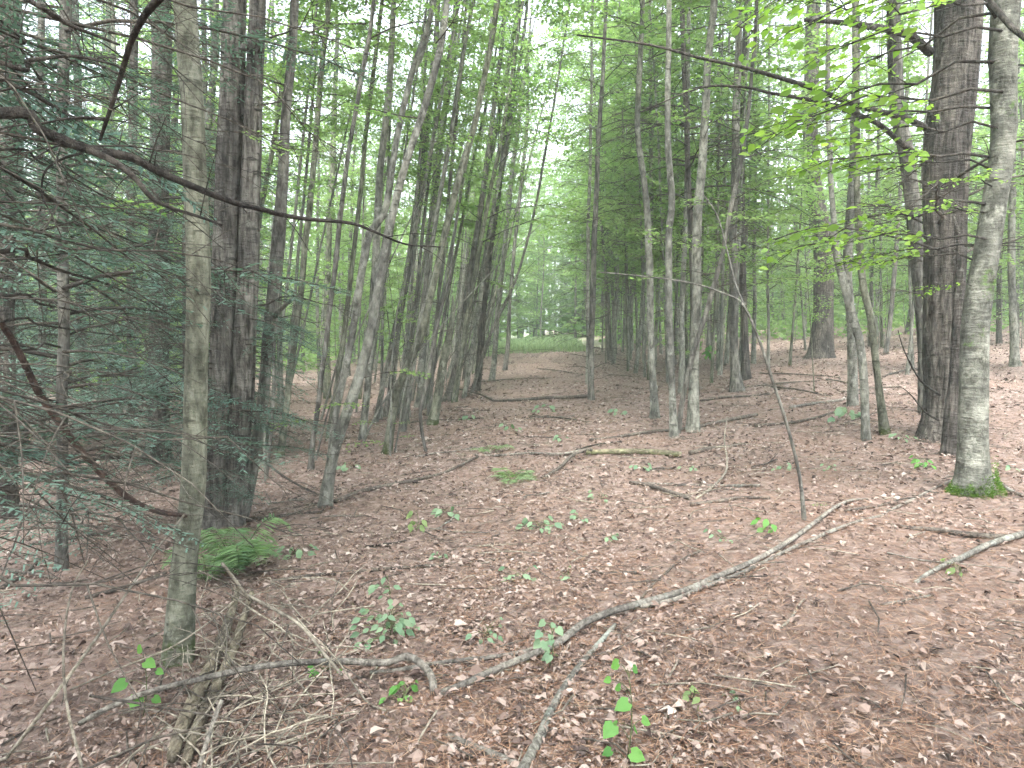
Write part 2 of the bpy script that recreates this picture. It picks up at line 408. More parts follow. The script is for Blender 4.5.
# ------------------------------------------------------------------ leaf litter (uncountable)
def scatter(n, dmin, dmax, power, ang=46):
    u = rs.uniform(0, 1, n); e = 2 - power
    D = (dmin ** e + u * (dmax ** e - dmin ** e)) ** (1 / e)
    a = np.radians(rs.uniform(-ang, ang, n)); return D * np.sin(a), D * np.cos(a)
def build_litter():
    mb = MB()
    n = 215000
    x, y = scatter(n, 1.7, 42, 1.75)
    patch = .5 + .3 * np.sin(x * 1.3 + 1.1 * np.sin(y * .9 + 1)) * np.sin(y * 1.1 + .8 * np.sin(x * 1.7)) + .25 * np.sin(x * 3.1 - y * 2.3 + np.sin(y * 2.2))
    bare = np.clip((x - .2) / 1.2, 0, 1) * np.clip((7.5 - y) / 3, 0, 1)
    keep = rs.uniform(0, 1, n) < np.clip(.35 + .9 * patch, .15, 1) * (1 - .45 * bare)
    x, y, patch = x[keep], y[keep], patch[keep]
    for P, rr in LOGS:                                   # leaves drifted against the fallen wood
        L = np.sum(np.linalg.norm(np.diff(P, axis=0), axis=1)); k = int(L * 34)
        w = rs.uniform(0, len(P) - 1.001, k); i0 = w.astype(int); f = (w - i0)[:, None]
        q = P[i0] * (1 - f) + P[i0 + 1] * f
        x = np.append(x, q[:, 0] + rs.normal(0, .045, k)); y = np.append(y, q[:, 1] + rs.normal(0, .045, k)); patch = np.append(patch, np.full(k, .3))
    n = len(x); z = hgt(x, y) + rs.uniform(.002, .034, n)
    D = np.hypot(x, y)
    size = rs.gamma(3.2, .0085, n).clip(.010, .075) * np.interp(D, [6, 14, 30], [1, 1.6, 2.2])
    dirs = rand_unit(n); dirs[:, 2] = rs.normal(0, .25, n)
    nr = flat_normals(n, .36)
    t = np.clip(rs.beta(2.0, 2.1, n) + .12 * (patch - .5) + .02, 0, 1); t[rs.uniform(0, 1, n) < .012] = .96
    t = np.where(D > 7, np.clip((t - .48) * 1.2 + .5, 0, 1), t)
    k1 = rs.uniform(0, 1, n); a1, a2, a3 = k1 < .4, (k1 >= .4) & (k1 < .75), k1 >= .75
    for msk, tm in ((a1, (LEAF7[0] * [1.15, 1, 2.6], LEAF7[1])), (a2, (LEAFM[0] * [1, 1, 3.2], LEAFM[1])), (a3, (LEAF4[0] * [.6, 1, 3], LEAF4[1]))):
        leaves(mb, tm, np.stack([x, y, z], 1)[msk], dirs[msk], nr[msk], size[msk], size[msk] * rs.uniform(.4, 1.1, msk.sum()), t[msk])
    o = mb.build('leaf_litter', M['litter'], smooth=False)
    tag(o, 'brown fallen leaves covering the forest floor', 'leaf litter', kind='stuff')
    mb = MB(); n = 120000
    x, y = scatter(n, 1.7, 14, 1.6)
    keep = rs.uniform(0, 1, n) < np.where(x > -.4, .95, .35); x, y = x[keep], y[keep]; n = len(x)
    z = hgt(x, y) + rs.uniform(.008, .032, n); d = rand_unit(n); d[:, 2] = rs.normal(0, .15, n)
    leaves(mb, NEEDLE, np.stack([x, y, z], 1), d, flat_normals(n, .3), rs.uniform(.04, .1, n), rs.uniform(.0016, .003, n))
    o = mb.build('needle_litter', M['needle'], smooth=False)
    tag(o, 'reddish fallen needles strewn over the forest floor', 'needle litter', kind='stuff')
    mb = MB(); n = 1500
    x, y = scatter(n, 1.9, 30, 1.25)
    for i in range(n):
        L = rs.uniform(.08, .45) * (1 + .03 * y[i]); a = rs.uniform(0, 6.28); b = a + rs.normal(0, .4)
        p0 = np.array([x[i], y[i]]); p1 = p0 + L / 2 * np.array([math.cos(a), math.sin(a)]); p2 = p1 + L / 2 * np.array([math.cos(b), math.sin(b)])
        P = np.array([[*q, float(hgt(*q)) + .02 + rs.uniform(0, .02)] for q in (p0, p1, p2)])
        r = rs.uniform(.0018, .005) * (1 + .02 * y[i])
        tube(mb, P, [r, r * .9, r * .5], 4, 0 if rs.uniform() < .6 else 1)
    o = mb.build('twig_litter', [M['darklog'], M['twig']])
    tag(o, 'small broken twigs scattered over the forest floor', 'twig litter', kind='stuff')

# ------------------------------------------------------------------ branch and crown generators
def dead_branch_mb(L, r, seed, droop=.25, twigs=7, fine=True):
    """bare branch along +X from origin"""
    r_ = np.random.RandomState(seed); mb = MB()
    t = np.linspace(0, 1, 9)
    wig = np.cumsum(r_.normal(0, .025, (9, 2)), 0) * L
    P = np.stack([t * L, wig[:, 0], .12 * L * np.sin(t * 2.4) - droop * L * t ** 2 + wig[:, 1]], 1)
    tube(mb, P, r * (1 - .85 * t), 6)
    for i in range(twigs):
        s = r_.uniform(.15, .97); b = np.array([np.interp(s, t, P[:, k]) for k in range(3)])
        a = r_.choice([-1, 1]) * r_.uniform(.5, 1.2); l = L * (1.1 - s) * r_.uniform(.25, .55) + .06
        d = np.array([math.cos(a), math.sin(a), r_.normal(-.1, .25)])
        q = np.array([b, b + d * l * .5 + r_.normal(0, .02 * l, 3), b + d * l + np.array([0, 0, -.12 * l]) + r_.normal(0, .04 * l, 3)])
        rr = r * (1 - .8 * s) * .45 + .0012
        tube(mb, smooth_path(q, 3), np.linspace(rr, rr * .35, 7), 4)
        if fine:
            for j in range(r_.randint(1, 4)):
                s2 = r_.uniform(.3, .95); b2 = q[0] * (1 - s2) + q[2] * s2; a2 = a + r_.choice([-1, 1]) * r_.uniform(.4, 1)
                d2 = np.array([math.cos(a2), math.sin(a2), r_.normal(-.15, .3)]); l2 = l * r_.uniform(.2, .5)
                tube(mb, np.array([b2, b2 + d2 * l2 * .5, b2 + d2 * l2 - [0, 0, .08 * l2]]), [rr * .5, rr * .4, rr * .25], 3)
    return mb
DEADB = [dead_branch_mb(1.0, .011, 100 + i, twigs=8).mesh('branch', [M['twigdark']]) for i in range(8)]
DEADF = [dead_branch_mb(1.7, .0075, 160 + i, twigs=12, droop=.15).mesh('dead_twig', [M['twigdark']]) for i in range(5)]
DEADL = [dead_branch_mb(1.9, .02, 130 + i, twigs=14, droop=.12).mesh('branch', [M['twigdark']]) for i in range(5)]

def leafy_branch(L, r, seed, leafmat, bark, tmpl=LEAFM, lsize=.085, n_tw=7, per=9, rise=.1, yellow=0.0, flat=.35):
    """branch along +X with flat leaf layers; returns (wood mesh, leaf mesh)"""
    r_ = np.random.RandomState(seed); mb = MB(); lf = MB()
    t = np.linspace(0, 1, 8)
    wig = np.cumsum(r_.normal(0, .03, (8, 2)), 0) * L
    P = np.stack([t * L, wig[:, 0], rise * L * t - .18 * L * t ** 2.5 + wig[:, 1]], 1)
    tube(mb, P, r * (1 - .85 * t), 5)
    pos, dr = [], []
    def along(q, n, s0):
        for s in np.linspace(s0, 1, n):
            b = np.array([np.interp(s, np.linspace(0, 1, len(q)), q[:, k]) for k in range(3)])
            dd = q[-1] - q[0]; a = math.atan2(dd[1], dd[0]) + r_.choice([-1, 1]) * r_.uniform(.3, 1.1)
            pos.append(b + r_.normal(0, .012, 3)); dr.append([math.cos(a), math.sin(a), r_.normal(-.2, .2)])
    along(P, per, .4)
    for i in range(n_tw):
        s = .25 + .7 * (i + r_.uniform(0, 1)) / n_tw; b = np.array([np.interp(s, t, P[:, k]) for k in range(3)])
        a = (1 if i % 2 else -1) * r_.uniform(.5, 1.0); l = L * (1.05 - s) * r_.uniform(.45, .75) + .12
        d = np.array([math.cos(a), math.sin(a), r_.normal(0, .1)])
        q = np.array([b, b + d * l * .5, b + d * l - [0, 0, .1 * l]])
        tube(mb, q, [r * .35 * (1.1 - s) + .0015, r * .2, .001], 4)
        along(q, max(3, int(per * l / L * 1.6)), .2)
    n = len(pos)
    leaves(lf, tmpl, np.array(pos), np.array(dr), flat_normals(n, flat), rs.uniform(.65, 1.15, n) * lsize)
    return mb.mesh('branch', [bark]), lf.mesh('leaves', [leafmat])
LB_MAPLE = [leafy_branch(1.5, .012, 200 + i, M['leaf'], M['twigdark'], LEAFM, .10, 8, 9) for i in range(4)]
LB_YEL = [leafy_branch(1.4, .01, 220 + i, M['leafyellow'], M['twigdark'], LEAFM, .09, 8, 9, rise=.0) for i in range(3)]
LB_BEECH = [leafy_branch(1.5, .012, 240 + i, M['leafsprig'], M['deadbranch'], LEAF7, .078, 10, 12, rise=.0, flat=.6) for i in range(4)]

def crown_decid(seed, H, R, nl, lm, lsize=.10, per=16, lowgap=0.0, tmpl=LEAF4):
    """leafy crown along a z axis from 0 to H, wood slot 0, leaf slot 1"""
    r_ = np.random.RandomState(seed); mb = MB(); pos, dr, tn = [], [], []
    for i in range(nl):
        u = (i + r_.uniform(0, 1)) / nl; z0 = u * H; az = i * 2.4 + r_.normal(0, .5)
        L = R * (1.05 - .65 * u) * r_.uniform(.55, 1.2)
        up = r_.uniform(.2, .75)
        d = np.array([math.cos(az), math.sin(az), 0])
        t = np.linspace(0, 1, 6)
        P = np.array([[0, 0, z0]]) + d * (t * L)[:, None] + UP * (up * L * t - .35 * L * t ** 2.2)[:, None]
        P[1:] += np.cumsum(r_.normal(0, .03 * L, (5, 3)), 0)
        tube(mb, P, .011 * (1 - .8 * t) * (L / 1.5) ** .5 + .001, 4)
        clt = r_.uniform(.25, .75)
        for j in range(r_.randint(5, 9)):
            s = r_.uniform(.3, 1); b = np.array([np.interp(s, t, P[:, k]) for k in range(3)])
            a = az + r_.normal(0, .9); l = L * r_.uniform(.18, .42)
            e = b + np.array([math.cos(a), math.sin(a), r_.normal(.05, .2)]) * l
            tube(mb, np.array([b, (b + e) / 2 + [0, 0, .02], e]), [.005, .0035, .0015], 3)
            m = max(3, int(per * r_.uniform(.5, 1.3)))
            w = r_.uniform(.15, 1.1, m)
            pts = b + (e - b) * w[:, None] + r_.normal(0, 1, (m, 3)) * [.16 * L ** .5, .16 * L ** .5, .045]
            pos.append(pts); aa = a + r_.normal(0, .9, m)
            dr.append(np.stack([np.cos(aa), np.sin(aa), r_.normal(-.2, .25, m)], 1)); tn.append(np.clip(clt + r_.normal(0, .2, m), 0, 1))
    pos = np.concatenate(pos); n = len(pos)
    leaves(mb, tmpl, pos, np.concatenate(dr), flat_normals(n, .45), rs.uniform(.7, 1.2, n) * lsize, rs.uniform(.8, 1.15, n) * lsize * 1.15, np.concatenate(tn), 1)
    return mb.mesh('crown', [M['twigdark'], lm])
CROWN_S = [crown_decid(300 + i, 5.5, 1.4, 24, M['leaf'] if i % 2 else M['leafyellow'], .09, 16) for i in range(4)]
CROWN_F = [crown_decid(330 + i, 14, 3.3, 78, M['leaf'] if i != 1 else M['leafyellow'], .135, 22) for i in range(3)]
CROWN_L = [crown_decid(310 + i, 10.5, 2.5, 46, M['leaf'] if i % 3 else M['leafyellow'], .115, 24) for i in range(5)]

def hemlock_bough(mb, origin, az, L, r_, fine=1.0, droop=.28, mi_w=0, mi_l=1, rise=.1, bare=.25):
    d = np.array([math.cos(az), math.sin(az), 0]); s_ = np.array([-d[1], d[0], 0])
    t = np.linspace(0, 1, 7)
    P = origin + d * (t * L)[:, None] + UP * (rise * L * t - (droop + rise) * L * t ** 2)[:, None] + s_ * (np.cumsum(r_.normal(0, .02, 7)) * L)[:, None]
    tube(mb, P, (.006 + .006 * L) * (1 - .88 * t), 4, mi_w)
    pos, dr, sz = [], [], []
    n2 = int((9 + 13 * L) * fine)
    for i in range(n2):
        u = bare + (1 - bare) * (i + r_.uniform(0, .9)) / n2
        b = np.array([np.interp(u, t, P[:, k]) for k in range(3)])
        side = 1 if i % 2 else -1
        l = (L * .42 * (1 - u) ** .7 + .09) * r_.uniform(.6, 1.15)
        dd = d * r_.uniform(.45, .8) + s_ * side + UP * r_.normal(-.12, .12); dd /= np.linalg.norm(dd)
        e = b + dd * l - UP * .12 * l
        if l > .12: tube(mb, np.array([b, e]), [.0028, .001], 3, mi_w)
        m = max(3, int(l / .036 * fine))
        w = (np.arange(m) + r_.uniform(0, 1, m)) / m
        sd = np.where(np.arange(m) % 2, 1, -1)
        q = b + (e - b) * w[:, None] - UP * (.03 * l * w)[:, None]
        perp = np.cross(UP, dd)
        dq = dd * .75 + perp * sd[:, None] * .8 + UP * r_.normal(-.08, .15, m)[:, None]
        pos.append(q); dr.append(dq); sz.append(r_.uniform(.045, .1, m) * (1 - .4 * w))
    pos = np.concatenate(pos); n = len(pos); sz = np.concatenate(sz)
    base = r_.uniform(.1, .75)
    leaves(mb, NEEDLE, pos, np.concatenate(dr), flat_normals(n, .3), sz / fine ** .5, .017 / fine ** .7 * np.ones(n), np.clip(base + r_.normal(0, .2, n), 0, 1), mi_l)
def crown_hemlock(seed, H, R, nb, fine=.55, lm='hemlock'):
    r_ = np.random.RandomState(seed); mb = MB()
    for i in range(nb):
        u = (i + r_.uniform(0, 1)) / nb
        hemlock_bough(mb, np.array([0, 0, u * H]), i * 2.4 + r_.normal(0, .4), R * (1.03 - .85 * u) * r_.uniform(.6, 1.15), r_, fine, r_.uniform(.15, .45))
    return mb.mesh('crown', [M['twigdark'], M[lm]])
HEM = [crown_hemlock(400 + i, 10, 2.7, 75, .5) for i in range(3)]
HEMP = [crown_hemlock(410 + i, 12, 2.6, 60, .4, 'pine') for i in range(2)]
def bough_mesh(seed, L):
    r_ = np.random.RandomState(seed); mb = MB()
    hemlock_bough(mb, np.zeros(3), 0, L, r_, 1.0, r_.uniform(.12, .4), bare=.3)
    return mb.mesh('bough', [M['twigdark'], M['hemlock']])
BOUGH = [bough_mesh(430 + i, L) for i, L in enumerate((1.3, 1.6, 1.9, 2.2, 2.5, 1.0))]

# ------------------------------------------------------------------ the trees one can tell apart
def trunk_from_px(pts, height, flare=1.25, seed=0, forward_lean=0.0):
    base = ground_at(pts[0][0], pts[0][1]); y = base[1]
    P = [base]; wk = lambda w: w * (.86 if w <= 14 else .93)
    R = [wk(pts[0][2]) * .5 * y / FPX]
    for px, py, w in pts[1:]:
        P.append(at_y(px, py, y)); R.append(wk(w) * .5 * y / FPX)
    P = np.array(P); R = np.array(R)
    d = P[-1] - P[-2]; d /= np.linalg.norm(d); d[2] = max(d[2], .6)
    d = d * .6 + UP * .4; d /= np.linalg.norm(d)
    top = height - (P[-1][2] - base[2])
    if top > .5:
        k = max(2, int(top / 1.5))
        for i in range(1, k + 1):
            P = np.vstack([P, P[-1] + d * top / k + np.array([rs.normal(0, .05), rs.normal(0, .05), 0])]); d = d * .8 + UP * .2; d /= np.linalg.norm(d)
            R = np.append(R, R[-1] * (1 - .75 * i / k / k * 1.6 if i < k else .3))
    P = np.vstack([P[0] + (P[0] - P[1]) / np.linalg.norm(P[1] - P[0]) * .18, P]); R = np.append(R[0] * flare * 1.15, R); R[1] *= flare
    R2 = R.copy()
    sp = smooth_path(np.column_stack([P, R2]), 6)
    # resample more densely near the ground
    return base, sp[:, :3], np.maximum(sp[:, 3], .004)

class Tree: pass
def tree(name, label, pts, bark='smooth', height=11, sides=12, flare=1.25, disp=None, seed=0, cat='tree', group=None, crown=None, crown_at=.55, crown_s=1.0):
    base, P, R = trunk_from_px(pts, height, flare, seed)
    root = empty(name, base, label, cat, group)
    n = max(len(P), int(np.sum(np.linalg.norm(np.diff(P, axis=0), axis=1)) / (.05 if base[1] < 9 else .15)))
    ac = np.concatenate([[0], np.cumsum(np.linalg.norm(np.diff(P, axis=0), axis=1))]); s = np.linspace(0, ac[-1], n)
    PP = np.stack([np.interp(s, ac, P[:, k]) for k in range(3)], 1); RR = np.interp(s, ac, R)
    r_ = np.random.RandomState(seed + 5)
    wob = sum(np.sin(s[:, None] * w + r_.uniform(0, 6.28, (1, 2))) * a for w, a in ((1.1, .012), (2.7, .006), (6.1, .0025)))
    PP[:, :2] += wob * np.clip(s / 1.0, 0, 1)[:, None]
    ph_ = rs.uniform(0, 6.28, 2); kl_ = rs.randint(3, 6)
    def d2(th, z):
        zz = np.clip(z - .18, 0, None)
        return (disp(th, z) if disp is not None else 1) * (1 + np.exp(-zz / .11) * (.16 + .26 * np.clip(np.sin(kl_ * th + ph_[0]) * .6 + .4 * np.sin(2 * th + ph_[1]), -.3, 1)))
    mb = MB(); tube(mb, PP - base, RR, max(sides, 14), 0, d2)
    mb.build('trunk', M[bark], root)
    T = Tree(); T.root, T.base, T.P, T.R = root, base, PP, RR
    if crown is not None:
        pz = base[2] + height * crown_at; i = int(np.argmin(abs(PP[:, 2] - pz)))
        c = link(crown, 'crown', root, PP[i] - base); c.scale = (crown_s,) * 3; c.rotation_euler.z = rs.uniform(0, 6.28)
    return T
def at_h(T, h):
    z = T.base[2] + h; return np.array([np.interp(z, T.P[:, 2], T.P[:, k]) for k in range(3)]), float(np.interp(z, T.P[:, 2], T.R))
def add_branch(T, me, h, az, scale=1.0, pitch=0.0, name='branch', child=None, label=None, roll=0):
    p, r = at_h(T, h)
    o = link(me, name, T.root, p - T.base + np.array([math.cos(az), math.sin(az), 0]) * r * .6)
    o.rotation_euler = (roll, -pitch, az); o.scale = (scale,) * 3
    if child is not None:
        link(child, 'leaves', o)
    return o
def dead(T, n, h0, h1, scale=1.0, pool=DEADB, seed=0, pitch=(-.1, .25)):
    r_ = np.random.RandomState(seed + 77)
    for i in range(n):
        add_branch(T, pool[r_.randint(len(pool))], h0 + (h1 - h0) * (i + r_.uniform(0, 1)) / n, i * 2.4 + r_.normal(0, .6), scale * r_.uniform(.6, 1.25), r_.uniform(*pitch))
def leafy(T, n, h0, h1, pool, scale=1.0, seed=0, az=None):
    r_ = np.random.RandomState(seed + 99)
    for i in range(n):
        w, l = pool[r_.randint(len(pool))]
        a = i * 2.4 + r_.normal(0, .5) if az is None else r_.uniform(*az)
        add_branch(T, w, h0 + (h1 - h0) * (i + r_.uniform(0, 1)) / n, a, scale * r_.uniform(.7, 1.2), r_.uniform(0, .3), child=l)
def boughs(T, n, h0, h1, scale=1.0, seed=0, az=None, pitch=(-.1, .2)):
    r_ = np.random.RandomState(seed + 55)
    for i in range(n):
        a = i * 2.4 + r_.normal(0, .5) if az is None else r_.uniform(*az)
        add_branch(T, BOUGH[r_.randint(len(BOUGH))], h0 + (h1 - h0) * (i + r_.uniform(0, 1)) / n, a, scale * r_.uniform(.65, 1.15), r_.uniform(*pitch), name='bough')

PI = math.pi
# --- near trunks on the side of the drooping hemlock boughs
t = tree('grey_tree', 'smooth grey trunk nearest the camera, standing in the tangled brush pile', [(178, 662, 30), (184, 560, 27), (190, 480, 26), (194, 360, 24), (196, 250, 25), (191, 120, 23), (185, 0, 23)],
         'olive', 12, 28, 1.12, knotty(3, .035), 3, crown=CROWN_L[0], crown_at=.45, crown_s=.9)  # unseen crown above the frame, made larger to shade the foreground
add_branch(t, LB_MAPLE[0][0], 2.35, 2.5, .45, 0, child=LB_MAPLE[0][1]); add_branch(t, LB_YEL[1][0], 2.75, .4, .35, 0, child=LB_YEL[1][1])
dead(t, 5, .9, 3.0, .4, seed=1)
t = tree('hemlock_tree', 'broad dark hemlock trunk with furrowed bark and green ferns at its foot', [(212, 528, 34), (216, 460, 30), (222, 380, 27), (228, 250, 27), (231, 130, 25), (234, 0, 22)], 'hembark', 15, 36, 1.15, furrow(11, .06), 11, crown=HEM[0], crown_at=.6, crown_s=.6)
boughs(t, 30, .9, 2.3, .45, 1, (-2.4, .8)); boughs(t, 14, .3, 1.0, .34, 4, (-3.0, .6)); dead(t, 8, 1.5, 4.5, .8, seed=2)
t = tree('hemlock_tree', 'straight dark hemlock trunk pressed against the broad furrowed one', [(231, 527, 22), (238, 460, 23), (245, 380, 22), (249, 250, 21), (253, 130, 19), (255, 0, 17)], 'hembark', 15, 30, 1.15, furrow(12, .05), 12, crown=HEM[1], crown_at=.6, crown_s=.6)
boughs(t, 8, 1.2, 2.5, .38, 3, (-1.0, 1.0)); dead(t, 6, 1.8, 4.5, .8, seed=4)
# the stub where a limb broke off
sp0 = at_y(250, 42, t.base[1] - .25); mb = MB()
tube(mb, smooth_path(np.array([at_y(256, 40, t.base[1]), at_y(246, 46, t.base[1] - .15), at_y(233, 54, t.base[1] - .3)]), 4) - t.base, np.linspace(.055, .025, 9), 8, disp=knotty(5, .1))
mb.build('branch_stub', M['hembark'], t.root)
t = tree('slanting_tree', 'dark slanting trunk rising behind the pair of hemlock trunks', [(238, 520, 15), (249, 490, 14), (264, 400, 13), (276, 245, 14), (284, 130, 11), (295, 0, 9)], 'mid', 12, 16, 1.15, knotty(6, .04), 13, crown=CROWN_L[1], crown_at=.5, crown_s=.8)
dead(t, 5, 1.6, 4.5, .7, seed=6)
mb = MB(); y = t.base[1]; tube(mb, smooth_path(np.array([at_y(272, 318, y), at_y(281, 309, y - .1), at_y(294, 297, y - .2)]), 3) - t.base, [.03, .027, .025, .022, .02, .018, .014], 8); mb.build('branch_stub', M['mid'], t.root)
T_LEAN = t = tree('leaning_tree', 'leaning grey trunk with pale lichen, first of the leaning row beside the trail', [(324, 507, 14), (332, 458, 13), (345, 416, 13), (360, 372, 12), (374, 310, 11), (387, 240, 10), (396, 205, 9), (412, 150, 8), (436, 68, 8), (447, 0, 7)],
         'smooth', 12, 18, 1.15, knotty(7, .05), 14, crown=CROWN_L[2], crown_at=.62, crown_s=.8)
leafy(t, 4, .5, 1.3, LB_MAPLE, .42, 1); leafy(t, 3, 3, 4.6, LB_MAPLE, .6, 2)
t = tree('leaning_tree', 'slim trunk forking close beside the lichened leaning trunk', [(329, 470, 8), (337, 410, 8), (352, 340, 8), (366, 240, 9), (384, 212, 8), (395, 149, 7), (411, 75, 7), (432, 15, 6)],
         'smooth', 11, 12, 1.1, knotty(8, .05), 15, crown=CROWN_S[1], crown_at=.6)
mb = MB(); y = t.base[1]; tube(mb, smooth_path(np.array([at_y(409, 80, y), at_y(420, 60, y), at_y(430, 33, y), at_y(433, 30, y - .05)]), 3) - t.base, np.linspace(.03, .012, 10), 6); mb.build('dead_fork', M['pale'], t.root)
t = tree('leaning_tree', 'upright grey trunk behind the forked leaning trunks', [(362, 440, 8), (371, 330, 8), (376, 260, 9), (381, 170, 8), (388, 90, 7), (393, 0, 6)], 'smooth', 12, 12, 1.15, knotty(9, .04), 16, crown=CROWN_L[0], crown_at=.55, crown_s=.7)
t = tree('leaning_tree', 'leaning trunk with mossy foot sprouting small green leaves', [(387, 453, 9), (396, 395, 9), (410, 360, 9), (424, 325, 9), (444, 242, 8), (458, 180, 8), (473, 129, 7), (487, 60, 6), (497, 0, 6)],
         'olive', 12, 14, 1.15, knotty(10, .05), 17, crown=CROWN_L[3], crown_at=.62, crown_s=.7)
leafy(t, 3, .15, .5, LB_MAPLE, .3, 7)
t = tree('dead_sapling', 'thin dead sapling curling down to the ground among the leaning trees', [(426, 452, 3), (422, 430, 4), (421, 405, 4), (429, 375, 4), (438, 325, 4), (449, 280, 3)], 'mid', 3.6, 8, 1.0, None, 18); dead(t, 4, 1.2, 3.2, .6, seed=9)
t = tree('thin_tree', 'thin pale green trunk leaning over the twigs behind the slanting tree', [(280, 458, 8), (287, 400, 7), (299, 300, 7), (306, 240, 7), (311, 203, 7), (322, 68, 6), (327, 10, 6)], 'olive', 12, 10, 1.15, None, 19, crown=CROWN_L[0], crown_at=.4, crown_s=.7)
t = tree('thin_tree', 'thin dark crooked trunk standing in the open leaf floor between leaning trees', [(311, 469, 6), (313, 440, 6), (319, 402, 6), (326, 330, 6), (338, 240, 6), (349, 150, 5), (368, 51, 5), (374, 0, 4)], 'mid', 11, 10, 1.15, knotty(20, .04), 20, crown=CROWN_S[2], crown_at=.5)
t = tree('thin_tree', 'spindly grey stem rising through the blue green hemlock twigs', [(266, 478, 4), (272, 420, 4), (276, 340, 4), (283, 250, 4)], 'mid', 7, 8, 1.1, None, 21, crown=CROWN_S[3], crown_at=.5, crown_s=.6)
t = tree('leaning_tree', 'dark trunk bending over behind the trunk with the mossy leafy foot', [(384, 416, 8), (390, 395, 8), (400, 318, 8), (412, 240, 8), (423, 150, 7), (436, 40, 6)], 'mid', 12, 12, 1.2, knotty(22, .05), 22, crown=CROWN_L[4], crown_at=.5, crown_s=.7)
t = tree('leaning_tree', 'thick grey trunk deep in the leaning thicket beside the trail', [(419, 407, 10), (421, 385, 9), (424, 330, 9), (430, 240, 9), (440, 150, 8), (452, 50, 7)], 'smooth', 13, 12, 1.2, knotty(23, .05), 23, crown=CROWN_L[1], crown_at=.5, crown_s=.7)
t = tree('mossy_stump', 'short mossy broken trunk among the leaning trees near the trail', [(432, 425, 10), (438, 395, 10), (444, 360, 9), (449, 335, 8)], 'olive', 2.4, 12, 1.2, knotty(24, .12), 24, cat='stump')
for i, (lab, pts, b) in enumerate([
    ('dark trunk leaning steeply over the trail edge behind the mossy broken trunk', [(446, 402, 8), (456, 370, 8), (463, 330, 7), (472, 260, 7), (486, 170, 6), (500, 60, 5)], 'mid'),
    ('grey trunk leaning out of a clump where a dead log crosses the trail', [(452, 393, 6), (463, 330, 6), (474, 250, 6), (484, 190, 5), (500, 110, 5), (516, 20, 4)], 'smooth'),
    ('pale thin trunk leaning between two dark leaning trunks at the trail edge', [(464, 398, 5), (472, 350, 5), (480, 300, 5), (488, 240, 5), (503, 160, 4), (520, 60, 4)], 'pale'),
    ('stout dark trunk at the corner where the dead log meets the thicket', [(476, 391, 8), (481, 350, 8), (484, 300, 8), (490, 250, 7), (500, 180, 6), (512, 90, 5)], 'dark'),
    ('thin dark trunk slanting strongly across the thicket at the trail edge', [(471, 395, 4), (485, 350, 4), (497, 320, 4), (515, 280, 3), (530, 230, 3)], 'mid'),
    ('grey trunk at the far end of the leaning row where the trail narrows', [(492, 381, 6), (496, 340, 6), (499, 300, 6), (505, 240, 5), (514, 160, 5), (524, 80, 4)], 'smooth'),
    ('slim far trunk at the very tip of the leaning row', [(505, 370, 5), (508, 340, 5), (511, 290, 4), (517, 220, 4), (527, 130, 4)], 'mid'),
]):
    t = tree('leaning_tree', lab, pts, b, 12, 10, 1.2, None, 30 + i, crown=(CROWN_S + CROWN_S)[i], crown_at=.55, crown_s=.8)
    dead(t, 5, .6, 3.5, .8, seed=30 + i)
    if i in (0, 1, 3): leafy(t, 5, 2.9, 4.8, LB_YEL, .8, 80 + i)
for i, (lab, pts) in enumerate([
    ('dark trunk in the bright clearing where the trail ends', [(532, 334, 6), (532, 310, 5), (531, 280, 5), (532, 220, 4)]),
    ('second dark trunk in the bright clearing, the thicker one with a lean', [(541, 335, 8), (542, 310, 7), (543, 280, 7), (546, 220, 6)])]):
    tree('clearing_tree', lab, pts, 'dark', 13, 8, 1.2, None, 40 + i, crown=CROWN_L[i], crown_at=.45)

# --- trunks on the uphill side
T20 = t = tree('dead_conifer', 'straight dead conifer pole with bare whorled twigs beside the trail', [(591, 400, 7), (591, 370, 7), (592, 300, 7), (596, 203, 6), (600, 125, 5), (604, 44, 4), (606, 0, 4)], 'mid', 10, 12, 1.1, knotty(25, .04), 41)
dead(t, 56, .4, 8.0, 1.1, DEADF, 41, (-.15, .1))
t = tree('thin_tree', 'thin pale pole standing right behind the dead conifer with whorled twigs', [(587, 384, 4), (588, 300, 4), (589, 200, 4), (592, 60, 3), (593, 0, 3)], 'pale', 12, 8, 1.1, None, 42, crown=CROWN_S[1], crown_at=.6)
t = tree('grey_tree', 'slim grey trunk, first one uphill of the dead conifer pole', [(655, 419, 9), (652, 370, 8), (650, 325, 8), (649, 240, 8), (646, 190, 7), (638, 135, 7), (640, 60, 6), (642, 0, 5)], 'smooth', 12, 14, 1.2, knotty(26, .04), 43, crown=CROWN_L[0], crown_at=.5, crown_s=.75)
dead(t, 4, 1.5, 4.5, .6, seed=43)
t = tree('grey_tree', 'slim grey trunk with a thin dark stem leaning out from its foot', [(674, 438, 9), (672, 400, 8), (671, 358, 8), (669, 240, 8), (672, 200, 8), (667, 118, 7), (669, 0, 6)], 'smooth', 11, 14, 1.2, knotty(27, .045), 44, crown=CROWN_S[0], crown_at=.62)
dead(t, 4, 2.0, 4.5, .7, seed=44)
t = tree('leaning_sapling', 'thin dark stem leaning away from the foot of the slim grey trunk', [(678, 434, 6), (683, 400, 6), (693, 358, 6), (710, 300, 6), (723, 250, 5), (731, 205, 5), (740, 162, 5), (750, 91, 4), (757, 20, 4)], 'mid', 8, 10, 1.1, None, 45)
leafy(t, 12, 2.2, 3.6, LB_YEL, .85, 45); leafy(t, 5, 3.6, 6, LB_MAPLE, .9, 46); dead(t, 5, 1.2, 4, .7, seed=45)
